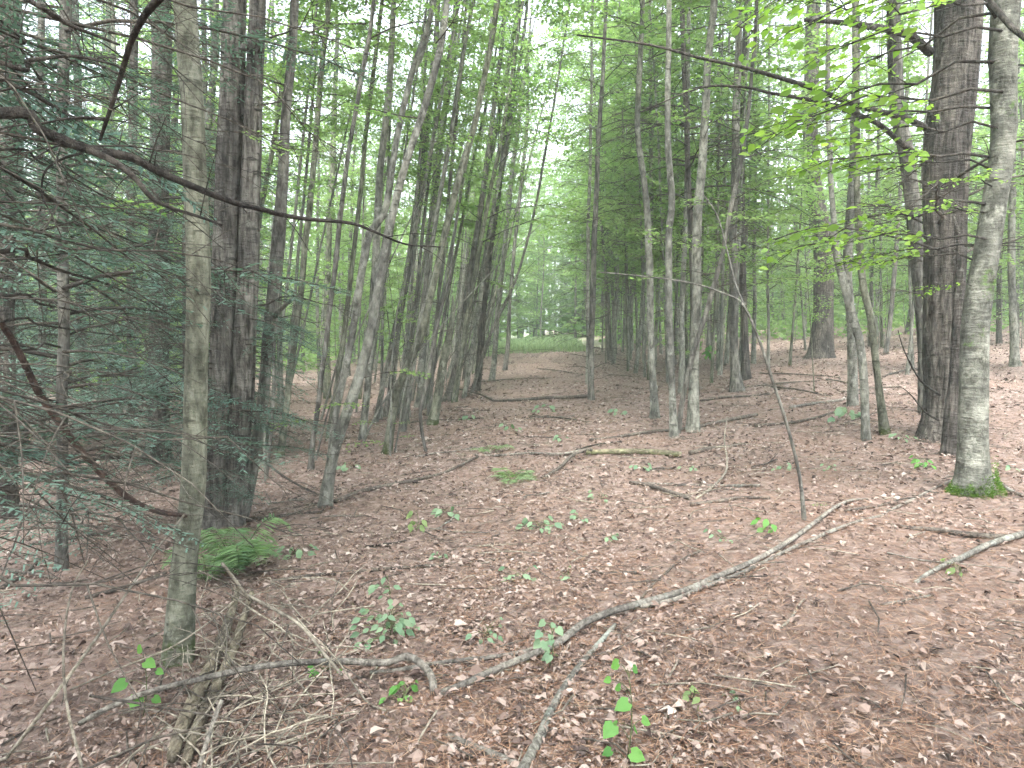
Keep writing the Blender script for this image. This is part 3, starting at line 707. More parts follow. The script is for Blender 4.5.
t = tree('grey_tree', 'thickest grey trunk of the three beside the trail, with black foot', [(693, 431, 13), (695, 380, 11), (696, 320, 11), (696, 240, 11), (700, 180, 10), (706, 101, 9), (711, 40, 8), (715, 0, 8)], 'smooth', 13, 16, 1.25, knotty(28, .04), 46, crown=CROWN_L[2], crown_at=.5, crown_s=.8)
leafy(t, 3, 2.6, 4.6, LB_MAPLE, .7, 47)
t = tree('grey_tree', 'sturdy grey trunk with flared dark foot, uphill of the three grey trunks', [(737, 391, 12), (735, 360, 10), (733, 300, 10), (733, 240, 10), (736, 150, 9), (738, 60, 8), (739, 0, 7)], 'mid', 13, 14, 1.45, knotty(29, .03), 47, crown=CROWN_L[3], crown_at=.5, crown_s=.8)
dead(t, 5, 1.5, 5, .8, seed=47)
t = tree('dark_tree', 'dark trunk just behind the sturdy trunk with the flared foot', [(746, 379, 9), (744, 330, 8), (742, 270, 8), (742, 180, 7), (744, 60, 6)], 'dark', 13, 12, 1.3, furrow(30, .03), 48, crown=HEMP[0], crown_at=.4, crown_s=.7)
dead(t, 8, 1, 5, .9, seed=48)
# arching thin sapling
t = tree('bent_sapling', 'thin sapling bending over the leaf floor and arching across the grey trunks', [(804, 521, 5), (799, 474, 4), (788, 425, 3.8), (774, 380, 3.5), (763, 345, 3.2), (752, 318, 3), (743, 303, 3)], 'mid', 2.15, 10, 1.05, None, 49, cat='sapling')
mb = MB(); y0 = t.base[1]
arch = [(746, 305, 0), (735, 298, .15), (720, 292, .3), (703, 286, .5), (680, 281, .7), (649, 277, 1.0), (620, 274, 1.3), (598, 272, 1.5)]
tube(mb, smooth_path(np.array([at_y(a, b, y0 + c) for a, b, c in arch]), 3) - t.base, np.linspace(.0095, .0045, 22), 7)
mb.build('arching_top', M['mid'], t.root)
mb = MB(); tube(mb, smooth_path(np.array([at_y(a, b, y0 + c) for a, b, c in [(745, 307, 0), (736, 285, .1), (727, 250, .2), (717, 215, .3), (700, 190, .4)]]), 3) - t.base, np.linspace(.009, .004, 13), 6)
mb.build('branch', M['mid'], t.root)
mb = MB(); lf = LB_MAPLE
add_branch(t, LB_MAPLE[1][0], .12, -1.0, .12, .3, child=LB_MAPLE[1][1])
t = tree('dark_tree', 'big dark conifer trunk far uphill with many bare horizontal limbs', [(821, 357, 23), (823, 310, 20), (824, 247, 20), (816, 200, 17), (810, 149, 16), (812, 60, 15), (814, 0, 14)], 'dark', 15, 18, 1.2, furrow(31, .05), 50, crown=HEMP[1], crown_at=.45, crown_s=1.0)
dead(t, 22, 2.2, 7.5, 1.2, DEADL, 50, (-.1, .15))
t = tree('pale_tree', 'pale grey leaning trunk, thin and whitish, curving toward the forest floor', [(866, 440, 9), (865, 410, 9), (862, 375, 9), (858, 340, 9), (852, 321, 10), (843, 280, 9), (836, 250, 8), (832, 200, 6), (830, 152, 6), (829, 34, 5), (828, 0, 5)], 'pale', 9, 14, 1.1, knotty(32, .05), 51, crown=CROWN_S[2], crown_at=.65)
t = tree('grey_tree', 'grey trunk crossing behind the pale curved trunk with mossy foot', [(885, 434, 9), (879, 390, 8), (874, 352, 8), (868, 310, 8), (862, 280, 8), (858, 200, 7), (857, 100, 7), (855, 0, 6)], 'olive', 11, 14, 1.35, knotty(33, .04), 52, crown=CROWN_S[3], crown_at=.6)
t = tree('grey_tree', 'upright grey trunk half hidden behind the crossing pale and mossy trunks', [(853, 406, 11), (852, 340, 10), (848, 274, 10), (852, 180, 9), (856, 60, 8)], 'smooth', 12, 14, 1.15, knotty(34, .03), 53, crown=CROWN_L[4], crown_at=.5, crown_s=.8)
t = tree('thin_tree', 'thin leaning stem between the crossing trunks and the broad dark conifer', [(886, 354, 5), (890, 320, 5), (895, 260, 5), (900, 200, 4), (906, 100, 4)], 'mid', 11, 8, 1.1, None, 54, crown=CROWN_S[0], crown_at=.55)
T33 = t = tree('hemlock_tree', 'broadest dark conifer trunk on the uphill side, with a limb propped against it', [(946, 437, 44), (944, 400, 37), (943, 341, 37), (945, 250, 40), (946, 150, 43), (953, 80, 42), (960, 0, 42)], 'dark', 15, 44, 1.2, furrow(35, .07), 55, crown=HEM[2], crown_at=.6, crown_s=.6)
dead(t, 10, .5, 3.0, .8, seed=55); dead(t, 7, 2.2, 3.6, 1.0, DEADL, 56)
def limb(T, pts, r0, r1, m='deadbranch', name='branch', k=4, sides=7):
    mb = MB(); y = T.base[1]; P = smooth_path(np.array([at_y(a, b, y + c) for a, b, c in pts]), k) - T.base
    tube(mb, P, np.linspace(r0, r1, len(P)), sides, disp=knotty(int(pts[0][0]), .06)); return mb.build(name, M[m], T.root)
limb(t, [(925, 128, -.1), (905, 118, -.5), (880, 112, -.9), (850, 103, -1.2), (830, 95, -1.4), (800, 84, -1.7), (770, 75, -1.9), (742, 67, -2.1), (700, 58, -2.3), (650, 45, -2.4), (577, 35, -2.5)], .04, .008)
limb(t, [(918, 155, -.1), (903, 145, -.4), (880, 125, -.8), (850, 112, -1.1), (832, 105, -1.3), (800, 98, -1.5), (770, 93, -1.7), (742, 87, -1.8), (700, 88, -1.9), (640, 112, -2)], .035, .006)
limb(t, [(930, 52, -.1), (910, 36, -.4), (890, 30, -.6), (860, 25, -.9), (835, 22, -1.1), (805, 20, -1.3)], .06, .02)
limb(t, [(940, 250, -.2), (905, 240, -.5), (870, 232, -.8), (840, 228, -1), (800, 231, -1.3), (775, 240, -1.5)], .014, .004)
mb = MB(); tube(mb, smooth_path(np.array([at_y(925, 328, y - .5), at_y(932, 300, y - .45), at_y(934, 265, y - .4), at_y(930, 240, y - .35), at_y(946, 215, y - .25)]), 4) - t.base, np.linspace(.012, .005, 17), 6); mb.build('dead_twig', M['pale'], t.root)
limb(t, [(938, 420, -.25), (925, 412, -.4), (912, 396, -.6), (903, 388, -.7)], .014, .004); limb(t, [(940, 395, -.25), (920, 380, -.5), (904, 350, -.8), (898, 330, -.9)], .014, .004)
tree('thin_tree', 'dark straight stem half hidden behind the broadest conifer trunk', [(927, 412, 15), (921, 300, 15), (909, 169, 15), (898, 101, 15), (892, 0, 14)], 'mid', 12, 12, 1.1, knotty(71, .04), 72, crown=CROWN_S[2], crown_at=.6)
t = tree('dark_stump', 'narrow dark dead stem between the broad conifer and the moss foot trunk', [(951, 455, 16), (950, 420, 15), (953, 380, 14), (956, 330, 13), (960, 270, 10)], 'dark', 2.6, 14, 1.1, furrow(37, .06), 57)
T34 = t = tree('grey_tree', 'mottled grey trunk with bright green moss round its foot', [(973, 493, 32), (973, 450, 30), (974, 400, 28), (976, 341, 27), (981, 290, 26), (988, 237, 24), (1000, 152, 23), (1003, 80, 25), (1006, 0, 27)], 'mossfoot', 11, 28, 1.18, knotty(38, .04), 58, crown=CROWN_L[3], crown_at=.55, crown_s=1.0)  # crown out of view overhead, enlarged for shade on the near floor
mb = MB(); tube(mb, np.array([at_y(1040, 50, t.base[1] - .8), at_y(1012, 28, t.base[1] - .3), at_y(985, -4, t.base[1] + .1)]) - t.base, [.02, .022, .024], 8); mb.build('branch', M['deadbranch'], t.root)
# leafy boughs of the moss foot trunk, hanging toward the trail
for i, (h, dst, sc, az, pit) in enumerate([(2.15, 0, .75, 2.75, -.05), (2.05, 0, .95, 3.25, .05), (2.7, 0, .9, 3.0, .05), (3.05, 0, 1.0, 3.35, .1), (3.3, 0, 1.1, 2.9, .0), (3.7, 0, 1.15, 3.2, -.05), (3.9, 0, 1.1, 3.6, -.1), (1.75, 0, .35, 3.5, .1), (2.4, 0, .7, 3.6, .0), (3.5, 0, .8, .1, .0), (2.0, 0, .4, -.5, .1), (2.45, 0, 1.15, 3.05, .0), (2.9, 0, 1.2, 3.3, -.02), (3.2, 0, 1.3, 3.1, -.05), (1.95, 0, .8, 3.0, .02), (3.6, 0, 1.3, 3.05, -.05), (2.6, 0, .6, 3.9, 0), (4.1, 0, 1.3, 3.0, -.12), (4.4, 0, 1.4, 3.3, -.18), (4.0, 0, 1.2, 2.8, -.15), (4.6, 0, 1.5, 3.1, -.2)]):
    w, l = LB_BEECH[i % 4]; add_branch(t, w, h, az, sc, pit, child=l)
mb = MB(); n = 2600; a = rs.uniform(0, 6.28, n); hh = np.abs(rs.normal(0, .075, n)) * (1 + .5 * np.cos(a)); rr = np.interp(hh, [0, .05, .15, .3], [.2, .168, .14, .13]) * (1 + .2 * np.clip(np.cos(a + .3), 0, 1)) * rs.uniform(.9, 1.03, n)
pp = np.stack([rr * np.cos(a), rr * np.sin(a), hh], 1); pp[:, 2] += hgt(pp[:, 0] + t.base[0], pp[:, 1] + t.base[1]) - t.base[2]
leaves(mb, LEAF4, pp, np.stack([np.cos(a), np.sin(a), rs.normal(.5, .5, n)], 1), rs.normal(0, 1, (n, 3)), rs.uniform(.012, .03, n), rs.uniform(.008, .014, n))
mb.build('moss', M['moss'], t.root)
t = tree('thin_tree', 'thin grey trunk standing beyond the moss foot trunk near the picture edge', [(1015, 366, 9), (1013, 320, 8), (1012, 250, 8), (1012, 150, 7)], 'smooth', 12, 10, 1.2, None, 59, crown=CROWN_S[1], crown_at=.5)

# --- shade side with hemlock twigs
t = tree('grey_tree', 'grey trunk with straight bole rising from the shady twig strewn floor', [(61, 570, 13), (61, 500, 12), (62, 420, 12), (63, 300, 12), (65, 150, 12), (66, 0, 12)], 'mid', 12, 14, 1.1, knotty(39, .04), 60, crown=HEM[0], crown_at=.6, crown_s=.6)
dead(t, 22, .4, 4.0, 1.0, DEADB, 60, (-.2, .2)); dead(t, 10, 1.0, 4.0, 1.0, DEADF, 61, (-.1, .2)); boughs(t, 44, .5, 4.5, .8, 62)
t = tree('hemlock_tree', 'dark hemlock trunk veiled by blue green needles in the shade', [(157, 463, 24), (158, 420, 21), (159, 300, 20), (160, 150, 19), (160, 0, 18)], 'dark', 14, 20, 1.2, furrow(40, .05), 61, crown=HEM[1], crown_at=.6, crown_s=.6)
boughs(t, 60, .4, 5.5, 1.0, 63); dead(t, 14, .6, 4, 1.0, DEADF, 64)
t = tree('hemlock_tree', 'slim hemlock trunk between two shaded trunks, its twigs sweeping low', [(41, 452, 9), (42, 380, 9), (42, 250, 8), (41, 100, 8), (40, 0, 7)], 'mid', 12, 12, 1.2, None, 62, crown=HEM[2], crown_at=.6, crown_s=.6)
boughs(t, 54, .4, 5.5, 1.0, 65); dead(t, 12, .5, 3, 1.0, DEADF, 66)
t = tree('hemlock_tree', 'hemlock at the shaded edge with rough trunk beside the drooping dark branch', [(3, 520, 22), (4, 400, 20), (6, 200, 20), (7, 0, 18)], 'dark', 13, 18, 1.15, furrow(41, .05), 63, crown=HEM[0], crown_at=.6, crown_s=.6)
boughs(t, 34, 1.0, 4.8, .9, 67); dead(t, 14, .4, 3.5, 1.0, DEADF, 68)
t = tree('hemlock_tree', 'younger hemlock with dense needles hanging behind the nearest grey trunk', [(186, 470, 8), (186, 400, 8), (186, 250, 7), (185, 50, 6)], 'dark', 9, 12, 1.1, None, 64, crown=HEM[1], crown_at=.4, crown_s=.6)
boughs(t, 60, .3, 4.8, .85, 69)
t = tree('hemlock_tree', 'dark hemlock trunk showing between the shaded hemlock and nearest grey trunk', [(131, 452, 11), (131, 350, 10), (132, 200, 10), (133, 50, 9)], 'dark', 13, 12, 1.15, None, 65, crown=HEM[2], crown_at=.6, crown_s=.6)
boughs(t, 50, .4, 5.5, 1.0, 70); dead(t, 8, .6, 4, 1.0, DEADF, 71)
for i, (lab, pts) in enumerate([('thin dark stem visible just beside the nearest grey trunk', [(206, 440, 6), (206, 300, 6), (205, 100, 6), (204, 0, 5)]),
                                ('thin dark stem in the sliver before the broad hemlock trunk', [(214, 430, 5), (213, 300, 5), (213, 100, 5), (212, 0, 4)])]):
    t = tree('thin_tree', lab, pts, 'mid', 11, 8, 1.1, None, 66 + i, crown=CROWN_S[i], crown_at=.5)
# small hemlock regrowth at the foot of the broad trunk
def fern_clump(name, label, cat, c, n, L, m, up=.8, seed=0, group=None, dz=0):
    root = empty(name, c, label, cat, group); r_ = np.random.RandomState(seed)
    for i in range(n):
        mb = MB(); az = i * 2.4 + r_.normal(0, .4); l = L * r_.uniform(.6, 1.15); d = np.array([math.cos(az), math.sin(az), 0]); u = up * r_.uniform(.5, 1.2)
        t = np.linspace(0, 1, 9); P = d * (t * l * .85)[:, None] + UP * (u * l * t - .75 * u * l * t ** 2.4)[:, None]
        tube(mb, P, .004 * (1 - .8 * t), 4, 0)
        k = int(34 * min(1.3, l / .4)) ; w = np.linspace(.12, 1, k); q = np.stack([np.interp(w, t, P[:, j]) for j in range(3)], 1)
        s_ = np.array([-d[1], d[0], 0])
        for sd in (-1, 1):
            dq = s_ * sd + d * .35 + UP * r_.normal(-.05, .1, k)[:, None]
            leaves(mb, LEAF4, q, dq, flat_normals(k, .2), l * .33 * np.sin(np.clip(w * 2.6 + .3, 0, 3.05)) + .01, l * .045 * np.ones(k), np.clip(r_.uniform(.2, .8) + r_.normal(0, .15, k), 0, 1), 1)
        mb.build('frond', [M['stalk'], M[m]], root)
    return root
fern_clump('fern_clump', 'lush bright green fern clump at the foot of the broad hemlock', 'fern', ground_at(236, 573), 22, .42, 'fern', 1.9, 1)
fern_clump('fern_clump', 'green fern fronds tucked between nearest grey trunk and lush fern clump', 'fern', ground_at(208, 584), 10, .34, 'fern', 2.2, 2)
fern_clump('fern_clump', 'low feathery fern on the leaf floor before the mossy log', 'fern', ground_at(512, 480), 7, .42, 'fernpale', .5, 3)
fern_clump('fern_clump', 'small pale fern beside the end of the mossy log', 'fern', ground_at(488, 452), 5, .36, 'fernpale', .6, 4)

# --- near tree just outside the frame carrying the dark arching branches
def frame_tree():
    base = on_ground(-2.35, 2.2); root = empty('hemlock_tree', base, 'hemlock whose long dark arching branches cross in front of the grey trunk', 'tree')
    z = np.linspace(-.1, 12, 60); P = np.stack([.03 * np.sin(z), .03 * np.cos(z * .8), z], 1)
    mb = MB(); tube(mb, P, np.interp(z, [-.1, .3, 3, 12], [.2, .15, .13, .03]), 20, disp=furrow(50, .05)); mb.build('trunk', M['dark'], root)
    c = link(HEM[1], 'crown', root, (0, 0, 4.6)); c.scale = (1.0,) * 3  # out-of-frame crown, enlarged to darken the near left floor
    def br(pts, r0, r1, m='deadbranch', k=5, start=None):
        q = [at_y(a, b, y) for a, b, y in pts]
        if start is not None: q = [base + np.array([0, 0, start])] + q
        Pp = smooth_path(np.array(q), k) - base; mb = MB(); tube(mb, Pp, np.linspace(r0, r1, len(Pp)), 9, disp=knotty(int(pts[0][1]) + 3, .10))
        rq = np.random.RandomState(int(abs(pts[0][0]) + abs(pts[0][1])) + 1)
        for k_ in range(max(2, len(Pp) // 7)):
            i_ = rq.randint(len(Pp) // 5, len(Pp) - 2); d_ = rq.normal(0, 1, 3) * [1, .6, 1]; d_ /= np.linalg.norm(d_); l_ = rq.uniform(.03, .3); rr_ = .0016 + .12 * np.interp(i_ / len(Pp), [0, 1], [r0, r1])
            tube(mb, smooth_path(np.array([Pp[i_], Pp[i_] + d_ * l_ * .5 + [0, 0, .01], Pp[i_] + d_ * l_ - [0, 0, .03 * l_]]), 3), np.linspace(rr_, rr_ * .4, 7), 5)
        o = mb.build('branch', M[m], root); return o
    br([(0, 113, 2.5), (40, 130, 2.55), (85, 148, 2.6), (130, 157, 2.65), (160, 172, 2.7), (190, 185, 2.75), (230, 201, 2.85), (260, 209, 2.9), (300, 218, 3.0), (350, 223, 3.1), (375, 232, 3.15), (405, 244, 3.2), (440, 247, 3.25)], .021, .003, start=2.3)
    br([(88, 149, 2.6), (115, 162, 2.6), (135, 178, 2.6), (152, 198, 2.6), (172, 208, 2.62), (200, 217, 2.65), (222, 225, 2.7)], .013, .004)
    br([(100, 140, 2.58), (106, 122, 2.5), (115, 95, 2.45), (122, 72, 2.4), (132, 40, 2.3), (146, 14, 2.2), (165, -8, 2.1), (190, -40, 2.0)], .005, .012)
    br([(108, 120, 2.5), (90, 118, 2.5), (65, 119, 2.5), (42, 124, 2.55)], .007, .003)
    br([(0, 62, 2.6), (30, 60, 2.65), (70, 56, 2.7), (100, 61, 2.75), (120, 67, 2.8)], .009, .003, start=3.0)
    br([(28, 0, 2.3), (50, 14, 2.4), (72, 26, 2.45), (95, 35, 2.5), (120, 45, 2.55)], .009, .004, start=3.3)
    br([(82, 153, 2.6), (60, 160, 2.6), (45, 172, 2.6), (42, 195, 2.6), (52, 215, 2.6), (62, 238, 2.6)], .005, .002)
    br([(0, 150, 2.9), (40, 162, 3.0), (90, 188, 3.2), (150, 230, 3.5)], .006, .002, start=2.2)
    br([(0, 252, 2.6), (30, 258, 2.8), (65, 272, 3.0), (110, 285, 3.2), (150, 305, 3.4)], .01, .003, start=1.9)
    br([(0, 297, 2.8), (40, 304, 3.0), (80, 312, 3.2), (120, 325, 3.4)], .007, .002, start=1.7)
    br([(0, 322, 2.8), (40, 325, 3.0), (90, 332, 3.3), (140, 338, 3.6)], .006, .002, start=1.6)
    br([(0, 20, 2.6), (20, 48, 2.8), (45, 90, 3), (60, 130, 3.2)], .005, .002, start=3.4)
    # fine spreading dead twigs
    r_ = np.random.RandomState(5)
    for i in range(22):
        me = DEADF[i % 5]; o = link(me, 'dead_twig', root, (.1, .05, r_.uniform(1.15, 3.4))); o.rotation_euler = (r_.normal(0, .5), r_.uniform(-.15, .3), r_.uniform(-.1, 1.35)); o.scale = (r_.uniform(.7, 1.25),) * 3
    for i in range(18):
        o = link(BOUGH[i % 6], 'bough', root, (.1, .1, r_.uniform(1.3, 3.9))); o.rotation_euler = (r_.normal(0, .2), r_.uniform(-.1, .25), r_.uniform(.4, 1.5)); o.scale = (r_.uniform(.45, .7),) * 3
frame_tree()

# ------------------------------------------------------------------ fallen wood
LOGS = []
def log(name, label, pts, r0, r1, m, cat='branch', group=None, sides=10, k=5, amp=.08, mids=None):
    """pts: (px,py,lift) on the ground"""
    P = []
    for px, py, lift in pts:
        q = ground_at(px, py); P.append(q + UP * (lift))
    P = np.array(P); rr = np.interp(np.linspace(0, 1, len(P)), np.linspace(0, 1, len(mids)), mids) if mids else np.linspace(r0, r1, len(P))
    P[:, 2] += rr * .8
    LOGS.append((P.copy(), rr.copy()))
    base = P[0].copy(); S = smooth_path(np.column_stack([P, rr]), k)
    mb = MB(); tube(mb, S[:, :3] - base, S[:, 3], sides, disp=knotty(int(pts[0][0] + pts[0][1]), amp))
    o = mb.build(name, M[m], None, loc=base); tag(o, label, cat, group); o['tmp'] = 0; del o['tmp']
    return o
log('fallen_branch', 'long grey fallen branch, thicker of the two lying side by side across the floor', [(877, 500, 0), (850, 503, .01), (832, 513, .02), (800, 538, .02), (770, 557, .02), (745, 570, .02), (715, 583, .02), (685, 596, .02), (640, 611, .03), (610, 620, .03), (583, 632, .03), (560, 648, .02), (535, 660, .02), (490, 679, .02), (462, 690, .01), (436, 698, .0)], 0, 0, 'greylog', mids=[.010, .016, .018, .018, .019, .017, .016])
log('fallen_branch', 'thinner grey fallen branch running beside the thick one to the moss foot trunk', [(950, 482, 0), (925, 494, 0), (895, 509, .0), (880, 517, 0), (860, 522, 0), (838, 531, .01), (815, 541, .01), (790, 552, .01), (760, 567, .01), (735, 579, .01), (700, 592, .01), (675, 603, .01), (640, 612, .02)], .011, .014, 'greylog')
log('fallen_branch', 'arched pale branch bending over at the near end of the long fallen branch', [(434, 697, .0), (432, 692, .05), (424, 684, .07), (408, 676, .08), (385, 678, .06), (350, 683, .09), (325, 690, .12), (290, 698, .15), (250, 708, .17), (205, 718, .17), (150, 725, .14), (105, 732, .09), (80, 737, .05)], .018, .011, 'greylog')
log('fallen_branch', 'thin grey branch slanting below the long fallen branch toward the arched one', [(570, 636, 0), (540, 651, .01), (500, 660, .01), (460, 666, .02), (430, 670, .02), (395, 676, .02), (370, 678, .02)], .013, .009, 'greylog')
log('fallen_branch', 'lichen spotted branch pointing down toward the picture edge', [(615, 630, .02), (605, 642, .02), (592, 655, .01), (581, 668, .01), (570, 683, .01), (558, 702, .01), (547, 724, .01), (540, 742, .01), (527, 768, .01), (515, 790, .0)], .011, .019, 'lichenlog')
log('fallen_branch', 'grey branch end lying at the bottom between brush pile and lichen branch', [(448, 738, 0), (468, 748, 0), (490, 757, 0), (515, 769, 0), (530, 785, 0)], .014, .019, 'greylog')
log('fallen_branch', 'grey weathered branch lying in front of the moss foot trunk', [(915, 584, 0), (928, 577, .01), (945, 568, .01), (965, 561, .02), (985, 551, .02), (1005, 544, .02), (1030, 537, .02)], .012, .022, 'lichenlog')
log('fallen_branch', 'dark crumbling branch lying just beyond the grey weathered branch', [(888, 526, 0), (910, 530, 0), (935, 532, 0), (960, 536, 0), (985, 539, 0), (1008, 541, 0)], .014, .024, 'darklog')
log('fallen_branch', 'thin dark branch lying level across the floor below the nearest leaning tree', [(272, 584, 0), (310, 578, 0), (350, 574, 0), (390, 570, 0), (430, 567, 0), (470, 563, 0), (522, 557, 0)], .017, .008, 'darklog')
log('fallen_log', 'moss yellowed log crossing the middle of the leaf floor', [(586, 456, .02), (610, 455, .02), (640, 455, .02), (665, 456, .01), (681, 457, .0)], .03, .036, 'mosslog', 'log', sides=12)
log('fallen_branch', 'bent grey branch joined to the tip of the moss yellowed log', [(545, 478, 0), (560, 470, .02), (572, 461, .05), (585, 456, .06), (592, 456, .06)], .016, .025, 'darklog')
log('fallen_branch', 'pale straight branch continuing the mossy log over the trail', [(475, 456, 0), (500, 457, .01), (530, 455, .01), (560, 456, .01), (583, 452, .01)], .014, .02, 'greylog')
log('fallen_log', 'rotten brown log fragment behind the end of the moss yellowed log', [(690, 455, .0), (710, 450, .0), (735, 447, .0), (745, 445, 0)], .03, .016, 'darklog', 'log')
log('fallen_log', 'straight dark log lying across the trail in front of the dead conifer', [(492, 402, .02), (515, 402, .02), (545, 400, .02), (575, 399, .02), (589, 398, .02)], .032, .04, 'darklog', 'log')
log('fallen_branch', 'dark branch forking toward the thicket from the log across the trail', [(492, 401, .02), (482, 398, .06), (470, 396, .1), (455, 394, .16), (440, 390, .2)], .028, .012, 'darklog')
log('fallen_branch', 'dark curving branch on the floor behind the nearest leaning trunk', [(335, 503, 0), (360, 494, .01), (385, 488, .01), (410, 483, .01), (440, 476, .01), (460, 468, .02), (478, 459, .02)], .022, .014, 'darklog')
log('fallen_branch', 'dark branch running level toward the foot of the nearest leaning tree', [(245, 522, 0), (270, 519, 0), (300, 515, 0), (322, 513, 0)], .02, .012, 'darklog')
log('fallen_branch', 'dead branch sloping from the slanting trunk down to the leaf floor', [(318, 495, 0), (300, 491, .05), (280, 484, .12), (262, 478, .25), (252, 473, .34)], .01, .02, 'deadbranch')
log('fallen_branch', 'short dark branch with pale side twig lying before the moss yellowed log', [(630, 484, 0), (650, 488, .01), (670, 495, .01), (690, 501, .01)], .02, .022, 'darklog')
log('fallen_branch', 'pale curved twig rising beside the short dark branch', [(696, 500, 0), (710, 492, .02), (724, 480, .05), (727, 470, .1), (724, 455, .2), (727, 437, .28)], .013, .007, 'twig')
log('fallen_branch', 'brown branch lying level from the short dark branch toward the bent sapling', [(690, 506, 0), (715, 503, 0), (740, 499, 0), (770, 499, 0)], .018, .012, 'darklog')
log('fallen_branch', 'grey level branch on the leaf floor just behind the short dark branch', [(640, 484, 0), (680, 486, 0), (720, 487, 0), (760, 487, .0)], .013, .016, 'greylog')
log('fallen_branch', 'long thin branch on the slope passing behind the slim grey trunk feet', [(590, 441, 0), (620, 438, 0), (650, 433, 0), (690, 430, .01), (720, 424, .02), (757, 417, .02)], .02, .028, 'darklog')
log('fallen_branch', 'mossy dark branch lying on the slope toward the crossing trunks', [(755, 427, 0), (790, 424, 0), (815, 419, 0), (835, 413, 0)], .024, .02, 'darklog')
log('fallen_branch', 'dark branch lying behind the thickest grey trunk foot', [(700, 402, 0), (725, 398, 0), (750, 397, 0), (775, 394, 0)], .026, .02, 'darklog')
log('fallen_branch', 'pale thin branch on the uphill leaf floor below the crossing trunks', [(790, 409, 0), (812, 405, 0), (835, 402, 0), (850, 399, 0)], .03, .022, 'greylog')
log('fallen_branch', 'dead branch lying across the end of the trail by the clearing', [(545, 350, .1), (558, 346, .25), (566, 345, .3), (575, 349, .15), (600, 349, .05)], .03, .03, 'darklog')
log('fallen_branch', 'thin brown stick lying on the trail above the long fallen branch', [(641, 600, 0), (652, 588, .01), (664, 577, .01), (676, 566, .01), (690, 557, .01), (705, 551, 0)], .009, .006, 'darklog')
log('fallen_branch', 'small dark stick lying in the bare needles near the bottom edge', [(645, 740, 0), (665, 740, .005), (690, 742, .005), (705, 743, 0)], .005, .003, 'darklog')
log('fallen_branch', 'bleached forked stick on the needles beside the brown hollow', [(780, 630, 0), (790, 622, .01), (800, 606, .01), (805, 600, 0)], .008, .005, 'twig')
log('fallen_branch', 'thin grey stick lying behind the grey weathered branch', [(880, 606, 0), (905, 602, .005), (935, 596, .005)], .007, .005, 'greylog')
log('fallen_branch', 'pale bare root running downhill from the moss foot trunk', [(988, 476, .02), (1000, 487, .02), (1012, 494, .01), (1026, 498, .0)], .02, .012, 'greylog')
for i, (a, b) in enumerate([((0, 570), (60, 580)), ((30, 545), (120, 530)), ((85, 600), (175, 570)), ((5, 500), (80, 520)), ((70, 490), (150, 480)), ((0, 590), (40, 560))]):
    log('fallen_branch', 'dark fallen branch on the shaded floor behind the nearest grey trunk', [(*a, 0), ((a[0] + b[0]) / 2 + 5, (a[1] + b[1]) / 2 + 3, .02), (*b, 0)], .016, .01, 'darklog', group='dark branches on the shaded floor')
for i in range(9):
    px, py = [(840, 383), (870, 390), (800, 376), (905, 372), (560, 420), (520, 380), (560, 372), (800, 392), (780, 385)][i]
    L = 22 + 9 * (i % 3); dy = [-4, 3, -2, 5, -3, 2, -3, -5, 4][i]
    log('fallen_branch', 'small dead branch lying on the far leaf floor beyond the logs', [(px - L, py + dy, 0), (px, py, .03), (px + L, py - dy, 0)], .022, .012, 'darklog', group='small dead branches on the far floor')
for i in range(42):
    y_ = rs.uniform(4.5, 17); x_ = rs.uniform(-.5, .62) * y_; a_ = rs.normal(0, .5) + (PI if rs.uniform() < .5 else 0); L_ = rs.uniform(.25, .9) * (.6 + .06 * y_)
    P_ = []
    for t_ in np.linspace(-.5, .5, 5):
        q_ = np.array([x_ + math.cos(a_) * t_ * L_, y_ + math.sin(a_) * t_ * L_]) + rs.normal(0, .02, 2) * L_
        P_.append([q_[0], q_[1], float(hgt(*q_)) + .012 + rs.uniform(0, .02)])
    P_ = np.array(P_); r_0 = rs.uniform(.005, .013); LOGS.append((P_, np.full(5, r_0)))
    mb = MB(); S_ = smooth_path(P_ - P_[0], 3); tube(mb, S_, np.linspace(r_0, r_0 * .5, len(S_)), 7, disp=knotty(i + 200, .12))
    k_ = rs.randint(3, 9); d_ = rs.normal(0, 1, 3) * [1, 1, .3]; d_ *= L_ * .3 / np.linalg.norm(d_); tube(mb, np.array([S_[k_], S_[k_] + d_ * .5, S_[k_] + d_]), [r_0 * .5, r_0 * .4, r_0 * .2], 5)
    o = mb.build('dead_stick', M[['darklog', 'darklog', 'greylog', 'deadbranch'][i % 4]], loc=P_[0]); tag(o, 'small dead stick lying loose among the fallen leaves', 'stick', 'small sticks strewn on the leaf floor')
# red brown limb leaning from the brush onto the nearest grey trunk
y1 = ground_at(178, 662)[1]
mb = MB(); q = smooth_path(np.array([at_y(a, b, y1 + c) for a, b, c in [(-120, 190, -.9), (-50, 260, -.6), (0, 322, -.35), (18, 350, -.28), (40, 395, -.2), (65, 430, -.15), (85, 455, -.1), (110, 482, -.05), (135, 502, -.02), (160, 512, -.05), (186, 516, -.08)]]), 5)
base = q[-1].copy(); tube(mb, q - base, np.interp(np.linspace(0, 1, len(q)), [0, .4, .8, 1], [.012, .018, .017, .011]), 10, disp=knotty(77, .12))
o = mb.build('hanging_limb', M['redbranch'], loc=base); tag(o, 'red brown dead limb hanging down against the nearest grey trunk', 'branch')

